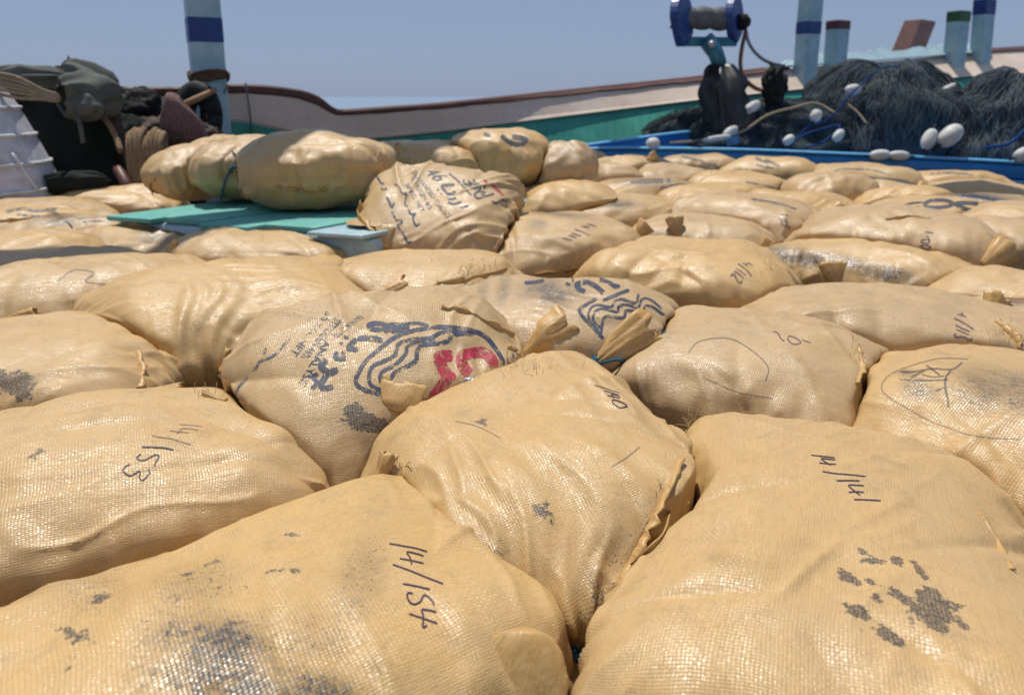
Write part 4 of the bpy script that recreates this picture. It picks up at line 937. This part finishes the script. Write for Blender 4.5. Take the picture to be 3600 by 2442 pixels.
# ------------------------------------------------------------------ folds, ties and hems
pass
pt_ = cloth_tube('tied_mouth', SK['s140']['t'], surf('s140', 1310, 1478)[0], Vector((0.02, -.35, -.9)), CAM_R, .09, [(0, .012, .012), (.5, .03, .02), (1, .045, .025)], 10, .3, 5); sub(twine_at('s140', 1312, 1468, 11, 2, (.1, 1), rr=.004), pt_)
hem('s140', [(1533, 1040), (1500, 1130), (1470, 1190), (1432, 1262), (1400, 1330)], .016, 3)
hem('s141', [(1545, 965), (1520, 1060), (1480, 1170), (1430, 1280)], .008, 13, .4)
frays('s140', 1490, 1150, (18, 40), 14, 1, .020); frays('s140', 1180, 838, (60, 8), 25, 2, .020, up=(.1, -1)); frays('s141', 1552, 965, (6, 12), 14, 3, .03)
ear('s154', (868, 1062), (884, 1012), 22, 'twist', 7); ear('s154', (893, 1075), (872, 1040), 16, 'fold', 17)
frays('s154', 905, 1040, (12, 8), 10, 6, .045, up=(1, -.4), r=.0009)
ear('s154', (1185, 1576), (1200, 1432), 88, 'lapel', 9, name='corner_fold', fwd=.35, curl=.02, side=(1, .1))
hem('s141', [(2215, 1160), (2262, 1235), (2290, 1290)], .007, 21)
ear('sedge', (2300, 1300), (2330, 1245), 30, 'tuft', 8)
ear('surea', (903, 918), (916, 866), 46, 'flap', 11, side=(1, -.12), curl=.3)
hem('surea', [(1000, 702), (1060, 712), (1120, 742), (1165, 765)], .012, 23); hem('surea', [(1150, 790), (1171, 800), (1172, 830)], .010, 24)
frays('surea', 1030, 875, (22, 14), 24, 4, .035)
foil = surf('surea', 1068, 868); o, _ = blob('foil_scrap', foil[0] + foil[1] * .008, (.022, .008, .010), 'foil', 5, .3, 2.5, .2, 14, -2); o.parent = SK['surea']['t']; o.matrix_parent_inverse = Matrix.Translation(-SK['surea']['t'].location); o.name = 'foil_lining'
ear('slogo', (1195, 806), (1300, 742), 52, 'tuft', 31, side=(.45, 1), name='cloth_tuft'); pt_ = ear('slogo', (1335, 838), (1480, 738), 40, 'tuft', 33, side=(.55, .85), name='cloth_tuft'); sub(twine_at('slogo', 1345, 828, 13, 3, (.8, -.6), rr=.0032, ends=[[(1290, 838), (1255, 822)], [(1420, 845), (1460, 800), (1500, 752), (1520, 735)], [(1400, 815), (1430, 830), (1405, 850)]]), pt_)
pass
pt_ = cloth_tube('tied_knot', SK['stied']['t'], surf('stied', 505, 850)[0], pxdir(.8, -.1, -.5), CAM_U, .045, [(0, .014, .014), (.35, .022, .02), (.8, .03, .026), (1, .02, .018)], 9, .25, 41); sub(twine_at('stied', 507, 848, 13, 3, (1, -.1), rr=.003, ends=[[(535, 832), (560, 800), (585, 782), (598, 790)], [(540, 826), (548, 800)]]), pt_)
pass
ear('stied', (515, 835), (585, 785), 13, 'twist', 43); ear('stied', (512, 820), (520, 790), 14, 'twist', 44)
ear('spatch', (330, 893), (410, 884), 15, 'cone', 45, side=(0, 1)); ear('s153', (500, 905), (455, 890), 10, 'twist', 46); frays('s153', 470, 895, (20, 6), 8, 44, .018)
hem('spatch', [(305, 800), (318, 840), (310, 880)], .012, 47)
ear('sdull', (20, 722), (75, 708), 12, 'cone', 48)
ear('sfray', (838, 682), (918, 648), 22, 'tuft', 51, side=(.4, .9)); ear('sfray', (1000, 640), (1050, 632), 10, 'twist', 52); frays('sfray', 1090, 615, (55, 14), 38, 9, .020, r=.001); hem('sfray', [(985, 650), (1060, 636), (1150, 612)], .012, 53)
ear('s111', (1160, 640), (1235, 607), 13, 'twist', 55); ear('s111', (1450, 530), (1470, 508), 18, 'cone', 56); hem('s111', [(1215, 625), (1290, 616), (1335, 608)], .016, 57)
ear('s112', (1495, 738), (1592, 690), 12, 'twist', 58, sink=.03); frays('s112', 1745, 600, (12, 14), 14, 10, .020)
pt_ = ear('sbar', (1900, 650), (1890, 594), 26, 'tuft', 61); sub(twine_at('sbar', 1885, 655, 12, 2, (0, -1), rr=.003, ends=[[(1850, 655), (1830, 668)]]), pt_); pass
ear('sear', (1535, 532), (1531, 490), 18, 'cone', 62); ear('sear', (1725, 565), (1742, 540), 10, 'cone', 63)
ear('s1609', (2235, 600), (2295, 562), 34, 'cone', 64, side=(1, .3)); hem('s1609', [(2010, 500), (2060, 492), (2110, 497)], .010, 65)
ear('soo', (2225, 532), (2262, 512), 16, 'cone', 66); frays('s20', 1945, 800, (6, 24), 16, 12, .020); hem('s20', [(1942, 790), (1950, 830), (1940, 870)], .012, 67)
frays('s113', 2290, 760, (18, 14), 18, 13, .020); hem('s113', [(2255, 730), (2290, 760), (2310, 790)], .014, 68); ear('s113', (1950, 830), (1962, 782), 10, 'twist', 69)
ear('ftuft', (2245, 730), (2275, 672), 30, 'tuft', 71); ear('fpleat', (1885, 485), (1915, 470), 16, 'cone', 72); ear('fpleat', (1880, 520), (1905, 505), 18, 'cone', 73)
ear('f2', (1470, 362), (1490, 352), 12, 'tuft', 74); frays('fshade', 2085, 440, (16, 14), 40, 15, .04, r=.0014); ear('fshade', (2075, 450), (2105, 425), 18, 'tuft', 75)
ear('p1', (480, 345), (508, 328), 16, 'cone', 76); hem('p1', [(352, 400), (338, 425), (330, 462)], .014, 77)
pt_ = ear('p2', (535, 385), (508, 372), 16, 'tuft', 78); sub(twine_at('p2', 528, 380, 9, 2, (.6, .5), rr=.004, ends=[[(515, 400), (505, 430), (498, 470)], [(535, 360), (525, 345)]]), pt_); pass
hem('p3', [(625, 425), (665, 432), (700, 436), (742, 432)], .018, 79); hem('p3', [(545, 425), (538, 450), (545, 478)], .010, 80)
pt_ = ear('p4', (888, 378), (918, 338), 20, 'tuft', 81); sub(twine_at('p4', 884, 384, 8, 2, (.5, -.7), rr=.004, ends=[[(882, 395)], [(885, 360), (872, 335)]]), pt_); pass
ear('p5', (1085, 412), (1155, 408), 26, 'fold', 82, side=(0, 1)); ear('p6', (1228, 372), (1222, 345), 26, 'tuft', 83)
hem('pprint', [(802, 455), (815, 490), (830, 530), (845, 560)], .016, 84); hem('pprint', [(1162, 460), (1170, 480), (1168, 500)], .012, 85)
ear('l4', (155, 530), (165, 545), 10, 'cone', 86); tube('wire_stub', [surf('l4', 165, 538)[0], surf('l4', 168, 525)[0] + Vector((0, -.01, .02)), surf('l4', 160, 515)[0] + Vector((0, -.02, .03))], .004, 'greyhose', SK['l4']['t'])
hem('l3', [(0, 505), (60, 500), (130, 492)], .014, 87); ear('sback', (385, 568), (395, 545), 8, 'twist', 88)

# ------------------------------------------------------------------ stains, handwriting and print
stains_and_shade('s154', 'smudge', [(1200, 900, 420, 230, 15, .85), (1300, 1150, 520, 210, 10, .9), (1900, 1180, 380, 120, 15, .75), (2250, 380, 160, 330, 20, .30), (1000, 420, 330, 160, -10, .3), (250, 420, 300, 260, 0, .22), (1700, 800, 500, 200, 0, .22)], 200, 1860, .4733)
stains_and_shade('s154', 'stain', [(260, 300, 75, 22, -25, .8), (410, 225, 70, 20, -30, .75), (310, 520, 40, 34, 0, .9), (370, 480, 26, 20, 0, .85), (950, 330, 70, 24, 10, .55), (1200, 235, 90, 18, -20, .55), (1300, 420, 120, 30, 0, .5), (130, 780, 90, 60, 0, .6), (110, 990, 40, 60, 30, .6), (270, 840, 40, 30, 0, .65), (1750, 40, 60, 16, 0, .5), (1720, 310, 110, 30, 0, .5), (880, 520, 90, 50, 0, .5), (660, 140, 90, 30, 0, .5), (1100, 750, 300, 120, 0, .42)], 200, 1860, .4733)
stains_and_shade('s141', 'stain', [(540, 360, 90, 22, 32, .8), (690, 475, 105, 36, 8, .85), (930, 480, 75, 42, 30, .95), (1200, 610, 110, 34, 45, .85), (370, 640, 125, 55, 28, .95), (630, 710, 70, 18, 30, .65), (720, 900, 120, 50, 25, .5), (920, 840, 130, 44, 30, .95), (1070, 930, 110, 60, 30, .95), (1290, 980, 190, 150, 25, 1.0), (1310, 840, 110, 60, 10, .9), (1350, 1110, 130, 60, 20, .95), (1090, 1170, 60, 90, -20, .62), (1430, 1240, 85, 45, 25, .9), (1580, 980, 70, 34, 0, .95), (1660, 1180, 85, 45, 30, .75), (490, 1040, 170, 52, 32, 1.0), (850, 1300, 160, 62, 33, 1.0), (520, 1250, 26, 24, 0, .7)], 2860, 1820, .3173)
stains_and_shade('sface', 'smudge', [(1750, 560, 420, 260, 8, .62), (2150, 600, 300, 240, 8, .66), (860, 550, 200, 120, 12, .66), (690, 340, 110, 50, 5, .5)], 3000, 1220, .2665)
stains_and_shade('spatch', 'stain', [(55, 1350, 60, 38, 25, .95)]); stains_and_shade('s140', 'stain', [(1720, 1940, 34, 20, 20, .6), (1900, 1800, 30, 34, 0, .62), (2090, 2060, 16, 60, -25, .45), (1700, 1490, 60, 14, 20, .42)])
stains_and_shade('s140', 'smudge', [(1720, 1940, 80, 50, 0, .30), (2110, 2040, 60, 190, 15, .32), (2250, 1880, 60, 160, 20, .2)])
stains_and_shade('surea', 'stain', [(1258, 1470, 52, 36, 25, .9), (1330, 1500, 60, 26, 20, .85)]); stains_and_shade('s153', 'stain', [(110, 1610, 40, 14, -30, .6), (1040, 1850, 50, 12, -20, .4)])
stains_and_shade('slogo', 'smudge', [(1940, 1030, 60, 34, 20, .85), (1900, 1010, 60, 30, -20, .6), (1770, 1015, 20, 50, 10, .5), (1695, 1030, 18, 45, 10, .4), (2010, 1030, 50, 30, 0, .4)])
stains_and_shade('sbar', 'smudge', [(2790, 900, 130, 26, 10, .95), (2960, 920, 130, 22, 12, .8), (3120, 965, 90, 26, 14, .95)])
stains_and_shade('fband', 'smudge', [(2140, 715, 90, 16, 4, .9)]); stains_and_shade('fshade', 'smudge', [(2980, 655, 70, 16, 10, .7), (3060, 680, 50, 18, 0, .7)]); stains_and_shade('fprint', 'smudge', [(2300, 640, 160, 16, 4, .5)])  # fshade: streaks of spar shadow put into the cloth colour
stains_and_shade('p5', 'smudge', [(1850, 500, 60, 12, 20, .4)]); stains_and_shade('l4', 'smudge', [(200, 770, 60, 20, 0, .8)]); stains_and_shade('l5', 'smudge', [(560, 800, 60, 50, 0, .8)]); stains_and_shade('s111', 'smudge', [(1890, 790, 30, 14, 0, .6), (1960, 752, 90, 8, 6, .6)])  # l5: the patch is the spar's shadow, darkened into the cloth
stains_and_shade('f15', 'smudge', [(3420, 690, 130, 14, 4, .95), (3520, 708, 90, 14, 8, .9)]); stains_and_shade('ftuft', 'smudge', [(3580, 1050, 60, 24, 0, .9)]); stains_and_shade('sfray', 'stain', [(1560, 1000, 40, 20, 0, .35), (1810, 960, 60, 20, 0, .35)])  # f15: shadow band of the spar, painted as dark colour

mark('s154', 'marker_writing', [(18, [(268, 276), (480, 315), (640, 345), (795, 392)]), (20, [(745, 450), (620, 412), (515, 398), (560, 480), (580, 568)]), (20, [(410, 484), (570, 512), (745, 552)]), (20, [(315, 566), (560, 655), (780, 745), (1018, 838)]), (22, [(455, 835), (640, 868), (832, 912)]),
     (24, [(598, 970), (530, 962), (518, 1020), (560, 1095), (620, 1118), (700, 1080), (745, 995), (800, 1010), (865, 1075), (895, 1135)]), (26, [(922, 1226), (840, 1206), (725, 1196), (740, 1290), (735, 1432), (792, 1410)]), (22, [(540, 1248), (720, 1308), (935, 1382)])], 'marker', 1300, 1840, .2537)
mark('s153', 'marker_writing', [(16, [(1400, 196), (1640, 210), (1885, 240)]), (20, [(1800, 318), (1640, 290), (1450, 288), (1400, 355), (1335, 388)]), (22, [(1195, 332), (1400, 352), (1610, 372)]), (24, [(800, 434), (1000, 470), (1220, 500), (1420, 560), (1650, 628)])], 'faint', 400, 1460, .165)
mark('s153', 'marker_writing', [(36, [(600, 674), (800, 682), (1060, 692), (1270, 738)]), (28, [(580, 820), (490, 905), (560, 955), (680, 945), (800, 880), (900, 840), (965, 880), (900, 980), (860, 1085)]), (26, [(350, 1040), (240, 1100), (195, 1180), (250, 1240), (350, 1282), (450, 1240), (540, 1190), (565, 1240), (540, 1310), (600, 1382), (690, 1320), (760, 1215), (735, 1150)])], 'marker', 400, 1460, .165)
mark('s141', 'marker_writing', [(22, [(335, 262), (600, 290), (885, 320)]), (24, [(900, 372), (740, 355), (575, 345), (690, 440), (795, 495)]), (22, [(520, 442), (720, 462), (920, 474)]), (22, [(590, 636), (900, 684), (1240, 712), (1595, 754)]), (28, [(925, 852), (1200, 848), (1455, 855)]),
     (26, [(1555, 968), (1380, 955), (1200, 962), (1340, 1090), (1475, 1190)]), (26, [(1195, 1120), (1380, 1106), (1555, 1118)]), (26, [(1320, 1285), (1600, 1292), (1945, 1312)])], 'marker', 2800, 1560, .1523)
mark('s140', 'marker_writing', [(24, [(100, 375), (400, 470), (720, 570), (1100, 690)]), (26, [(485, 598), (780, 680), (1080, 770)]), (34, [(1140, 850), (960, 780), (780, 735), (880, 890)]), (26, [(605, 780), (900, 850), (1130, 912)]), (46, [(825, 960), (840, 1060), (900, 1140), (1060, 1240), (1160, 1275), (1350, 1240), (1390, 1215), (1280, 1110), (1100, 1030), (960, 980), (825, 960)])], 'marker', 2080, 1320, .0888)
mark('s112', 'marker_writing', [(60, [(870, 430), (1050, 540)]), (60, [(840, 430), (800, 540)]), (50, [(690, 430), (890, 570)]), (60, [(530, 470), (740, 610), (880, 740), (1020, 920)]), (50, [(470, 630), (640, 740), (820, 880)]), (70, [(400, 720), (560, 820), (740, 990)]), (80, [(270, 900), (390, 830), (470, 970), (560, 1110), (640, 1110), (670, 1050)])], 'faint', 2540, 880, .1015)
mark('s113', 'marker_writing', [(60, [(650, 240), (820, 300), (960, 350)]), (90, [(800, 180), (820, 340)]), (60, [(520, 380), (760, 490), (1000, 630), (1220, 780)]), (60, [(570, 610), (800, 730), (1080, 850)]), (50, [(600, 770), (800, 850), (1050, 960)]), (80, [(580, 900), (550, 980), (620, 1040), (760, 1025), (900, 1040), (1040, 1130), (1130, 1120), (1130, 1040)])], 'faint', 3300, 1080, .1015)
mark('s111', 'marker_writing', [(60, [(1520, 500), (1850, 600)]), (60, [(1520, 560), (1450, 640)]), (50, [(1320, 580), (1630, 650)]), (60, [(1050, 700), (1350, 800), (1620, 940)]), (60, [(920, 850), (1290, 950)]), (60, [(820, 920), (1130, 1020)]), (60, [(580, 1020), (980, 1110)])], 'faint', 1920, 740, .0947)
mark('s1609', 'marker_writing', [(30, [(700, 720), (840, 740)]), (30, [(740, 780), (780, 860)]), (30, [(650, 850), (770, 850), (760, 900), (650, 890), (650, 850)]), (34, [(620, 960), (700, 930), (800, 970), (750, 1000), (640, 980)]), (34, [(640, 1060), (720, 1040), (800, 1070), (740, 1100), (690, 1060)])], 'faint', 3100, 660, .2157)
mark('s20', 'marker_writing', [(5, [(2720, 1165), (2735, 1172), (2745, 1190), (2758, 1200)]), (5, [(2775, 1180), (2800, 1190), (2815, 1205), (2790, 1210), (2770, 1195), (2775, 1180)]), (4, [(2820, 1195), (2850, 1206)])], 'faint')
mark('s20', 'scribble', [(4, [(2420, 1240), (2460, 1200), (2560, 1190), (2640, 1230), (2700, 1290), (2690, 1340)]), (4, [(2480, 1330), (2600, 1380), (2720, 1400)])], 'pencil')
mark('s1385', 'marker_writing', [(5, [(2742, 752), (2770, 758)]), (5, [(2738, 765), (2745, 775), (2755, 768), (2768, 776)]), (5, [(2745, 782), (2760, 778), (2768, 788), (2752, 792), (2745, 782)]), (5, [(2758, 800), (2775, 796), (2772, 808)])], 'faint')
mark('s1385', 'printed_line', [(7, [(2640, 700), (2720, 712), (2800, 735)])], 'faded_ink')
mark('sbar', 'marker_writing', [(6, [(3225, 1015), (3240, 1030), (3250, 1020)]), (6, [(3260, 1000), (3280, 1010)]), (6, [(3285, 985), (3310, 1000)])], 'faint')
mark('sface', 'drawing_line', [(13, [(1520, 160), (1150, 150), (850, 220), (640, 290), (480, 370), (390, 470), (375, 550), (420, 620), (560, 720), (760, 830), (980, 960), (1250, 1060), (1500, 1150), (1800, 1195), (2200, 1215)]), (24, [(620, 320), (740, 330), (900, 310), (1060, 285), (1300, 295), (1440, 200)]), (24, [(960, 240), (1060, 310), (1140, 370)]), (22, [(600, 425), (900, 440), (1250, 430)]), (30, [(1290, 310), (1220, 400), (1215, 540), (1240, 660), (1255, 790)]), (26, [(1080, 580), (1210, 530)]), (20, [(900, 360), (1050, 395), (1200, 380)]), (30, [(760, 400), (940, 310)])], 'pencil', 3000, 1220, .2665)
# printed sack with red lettering
mark('surea', 'printed_script', [(52, [(760, 490), (720, 540), (780, 590), (850, 565)]), (46, [(770, 600), (720, 680), (745, 715), (815, 695)]), (34, [(700, 600), (660, 625), (690, 670), (645, 720)]), (44, [(1195, 340), (1090, 325), (1000, 330)]), (40, [(1000, 330), (930, 400), (1010, 415)]), (34, [(845, 430), (830, 480), (910, 490)]), (28, [(880, 425), (905, 480)]), (30, [(900, 310), (930, 330)]), (30, [(860, 360), (890, 375)]), (70, [(1195, 262), (1260, 240), (1330, 245), (1400, 250)]), (30, [(1260, 280), (1340, 265)]), (38, [(1195, 262), (1110, 255), (1090, 225), (1150, 212), (1230, 225)]), (26, [(1330, 222), (1450, 210), (1550, 225)])], 'blue_ink', 800, 1040, .4561)
mark('surea', 'printed_logo', [(34, [(1215, 765), (1060, 725), (990, 670), (1010, 590), (1070, 500), (1170, 410), (1290, 320), (1450, 265), (1640, 240), (1850, 260), (1980, 310), (2060, 400), (2110, 480), (2125, 530)]), (30, [(1200, 730), (1110, 690), (1090, 620), (1120, 540), (1210, 500), (1290, 455), (1320, 370), (1430, 335), (1560, 325), (1640, 285), (1720, 275), (1900, 290)]), (30, [(1230, 700), (1180, 660), (1190, 590), (1290, 530), (1370, 450), (1390, 390), (1490, 345), (1600, 330)]), (34, [(1265, 765), (1250, 660), (1290, 590), (1350, 560), (1450, 500), (1460, 430), (1500, 380), (1640, 365), (1710, 340), (1740, 295), (1900, 295)])], 'blue_ink', 800, 1040, .4561)
mark('surea', 'red_lettering', [(90, [(1735, 462), (1640, 465), (1605, 490)]), (88, [(1620, 480), (1660, 560), (1690, 630), (1640, 710), (1590, 780), (1550, 860)]), (60, [(1700, 590), (1760, 640)]), (86, [(1870, 600), (1820, 550), (1805, 470), (1900, 440), (1985, 440), (2040, 500), (2050, 550)]), (60, [(1790, 460), (1850, 590)])], 'red_ink', 800, 1040, .4561)
print_text('surea', 'ANALYSIS', [(745, 340), (535, 690), (600, 700), (800, 350)], 'blue_ink', 800, 1040, .4561)
print_text('surea', 'GUARANTEED', [(1010, 150), (790, 300), (850, 320), (1060, 165)], 'faded_ink', 800, 1040, .4561)
print_text('surea', 'NITROGEN 46%', [(850, 140), (560, 470), (620, 490), (910, 160)], 'faded_ink', 800, 1040, .4561)
print_text('surea', '50 KG. NET', [(760, 120), (480, 440), (530, 470), (810, 130)], 'faded_ink', 800, 1040, .4561)
mark('surea', 'printed_script', [(24, [(480, 330), (400, 420), (340, 470), (260, 500), (200, 580)]), (22, [(160, 620), (120, 670), (90, 700), (60, 780), (90, 800)]), (20, [(300, 400), (280, 450)]), (18, [(110, 780), (120, 790)]), (14, [(2150, 410), (2225, 405), (2215, 500), (2165, 520), (2150, 410)]), (12, [(2175, 490), (2205, 470), (2190, 440)])], 'faded_ink', 800, 1040, .4561)
# sack with the wave logo and tufts
mark('slogo', 'printed_logo', [(36, [(1600, 270), (1740, 210), (1860, 165)]), (36, [(1610, 640), (1520, 540), (1420, 440), (1375, 360), (1440, 310), (1540, 250)]), (26, [(1560, 560), (1470, 450), (1480, 350), (1550, 310), (1680, 330), (1720, 270), (1800, 255), (1920, 290), (1950, 200)]), (26, [(1590, 540), (1510, 460), (1530, 370), (1620, 350), (1740, 380), (1760, 320), (1850, 310), (1940, 340), (1980, 260), (2060, 255), (2180, 350)]), (30, [(1580, 600), (1600, 480), (1640, 420), (1800, 435), (1830, 365), (1930, 380), (1990, 410), (2010, 330), (2080, 330), (2200, 410)])], 'blue_ink', 1540, 960, .3614)
mark('slogo', 'printed_script', [(50, [(1430, 185), (1370, 150), (1350, 110), (1440, 90), (1500, 110), (1560, 150), (1610, 195)]), (40, [(1490, 55), (1620, 75), (1740, 140)]), (46, [(1690, 130), (1770, 130)]), (40, [(1280, 75), (1360, 60)]), (40, [(1240, 100), (1290, 115)]), (34, [(840, 95), (950, 90), (1060, 60), (1240, 40)]), (34, [(160, 310), (200, 280), (190, 250), (230, 240)]), (20, [(245, 270), (255, 275)])], 'blue_ink', 1540, 960, .3614)
mark('slogo', 'red_lettering', [(44, [(1915, 480), (1960, 500)]), (70, [(2060, 570), (2120, 560)])], 'red_ink', 1540, 960, .3614)
# leaning printed sack on the hatch corner
for tx, q in (('GUARANTEED ANALYSIS', [(850, 140), (1310, 740), (1385, 715), (905, 115)]), ('NITROGEN 46%', [(835, 225), (1075, 640), (1140, 610), (890, 195)]), ('50 KG. NET', [(755, 300), (975, 665), (1030, 640), (810, 270)])):
    print_text('pprint', tx, q, 'blue_ink', 1220, 570, .2668)
print_text('pprint', '46', [(1000, 130), (1170, 265), (1360, 200), (1170, 85)], 'blue_ink', 1220, 570, .2668)
mark('pprint', 'printed_script', [(40, [(1420, 300), (1265, 310), (1280, 370), (1340, 420), (1400, 415), (1420, 380)]), (34, [(1310, 470), (1370, 490), (1440, 470)]), (34, [(1330, 530), (1400, 555), (1510, 525)]), (30, [(1490, 600), (1600, 575)]), (40, [(1190, 360), (1215, 375)]), (26, [(1230, 430), (1250, 410)]), (26, [(1390, 590), (1400, 600)]), (30, [(370, 190), (400, 200), (450, 280), (490, 285)]), (26, [(450, 340), (480, 370), (530, 350)]), (34, [(520, 460), (560, 530), (590, 600), (620, 530)]), (30, [(590, 650), (620, 720), (660, 770), (710, 760), (720, 800), (670, 830), (690, 880), (750, 960), (800, 1060), (850, 1040)]), (24, [(620, 290), (690, 330), (720, 400), (760, 430)]), (28, [(760, 390), (780, 450), (760, 540), (800, 590)]), (28, [(810, 620), (840, 690), (900, 680), (870, 740), (910, 840), (960, 800)]), (26, [(1900, 510), (1960, 540), (2040, 500), (2110, 515)])], 'blue_ink', 1220, 570, .2668)
mark('pprint', 'printed_logo', [(26, [(1340, 150), (1440, 230), (1540, 330), (1600, 400), (1640, 440)]), (24, [(1540, 230), (1545, 280), (1650, 330), (1700, 360)]), (24, [(1600, 240), (1620, 280), (1700, 310), (1740, 370)]), (24, [(1660, 230), (1690, 270), (1760, 320), (1750, 370)]), (26, [(1810, 300), (1810, 360)]), (28, [(1940, 420), (1800, 460), (1720, 480), (1680, 430), (1730, 390), (1830, 400)]), (22, [(1760, 430), (1820, 430)])], 'blue_ink', 1220, 570, .2668)
mark('pprint', 'red_lettering', [(40, [(1800, 240), (1860, 270)]), (40, [(1910, 300), (2060, 440)])], 'red_ink', 1220, 570, .2668)
mark('soo', 'painted_rings', [(34, [(330, 330), (420, 270), (640, 240), (700, 260)]), (30, [(480, 345), (600, 310)]), (60, [(700, 260), (800, 215), (1000, 205), (1150, 250), (1100, 300), (900, 325), (740, 310), (690, 265)]), (66, [(1180, 260), (1350, 250), (1600, 270), (1740, 340), (1640, 385), (1450, 370), (1300, 320), (1180, 260)])], 'smear', 3100, 660, .2157)
mark('f15', 'painted_shadow', [(50, [(900, 125), (1300, 120), (1700, 165), (1950, 215), (2180, 265)])], 'blue_ink', 3100, 660, .2157)  # the same spar shadow on f15, drawn again as an ink ribbon
mark('p5', 'painted_loops', [(16, [(1760, 478), (1800, 505), (1830, 508), (1850, 490), (1800, 480)]), (14, [(1700, 472), (1725, 478)])], 'smear')
for sid, st in (('f3', [(9, [(2395, 550), (2440, 560), (2480, 570)]), (8, [(2470, 575), (2510, 580), (2530, 592)])]), ('f4', [(9, [(2655, 555), (2700, 575)]), (10, [(2690, 560), (2740, 585)]), (8, [(2660, 580), (2720, 592)])]), ('f6', [(8, [(3270, 612), (3340, 608), (3420, 615)])]), ('f5', [(5, [(2920, 610), (2960, 595), (3060, 598), (3130, 615)])]),
                ('fprint', [(16, [(2210, 640), (2330, 636), (2440, 640)]), (10, [(2320, 660), (2400, 650), (2440, 665)]), (9, [(2380, 680), (2430, 690), (2420, 705)])]), ('l3', [(12, [(20, 745), (80, 735), (130, 742), (200, 735)]), (9, [(60, 755), (140, 760)]), (12, [(160, 740), (205, 752)])]), ('l4', [(6, [(270, 770), (380, 760)]), (6, [(290, 780), (370, 776)])]), ('f9', [(6, [(2620, 640), (2680, 650), (2740, 665)])])):
    mark(sid, 'printed_letters', st, 'faded_ink')
for sid, st in (('s140', [(3, [(1600, 1480), (1680, 1500), (1760, 1540)])]), ('s140', [(4, [(2150, 1640), (2200, 1610), (2250, 1570)])]), ('sdull', [(4, [(200, 990), (260, 950), (330, 960), (300, 990), (380, 1000)])])):
    mark(sid, 'scribble', st, 'pencil')

# ------------------------------------------------------------------ overhead spars
yard([(-2.25, 1.93, .33), (-1.56, 2.58, .33), (-.95, 3.14, .33), (-.27, 3.95, .33), (.15, 4.6, .33), (.55, 5.2, .33), (1.0, 6.0, .33)], .165, 'long curved lateen yard slung overhead along the hatch')
spar((.5, 5.16, .4), (2.4, 3.95, .4), .115, 'wooden spar slung overhead across the far sack rows')
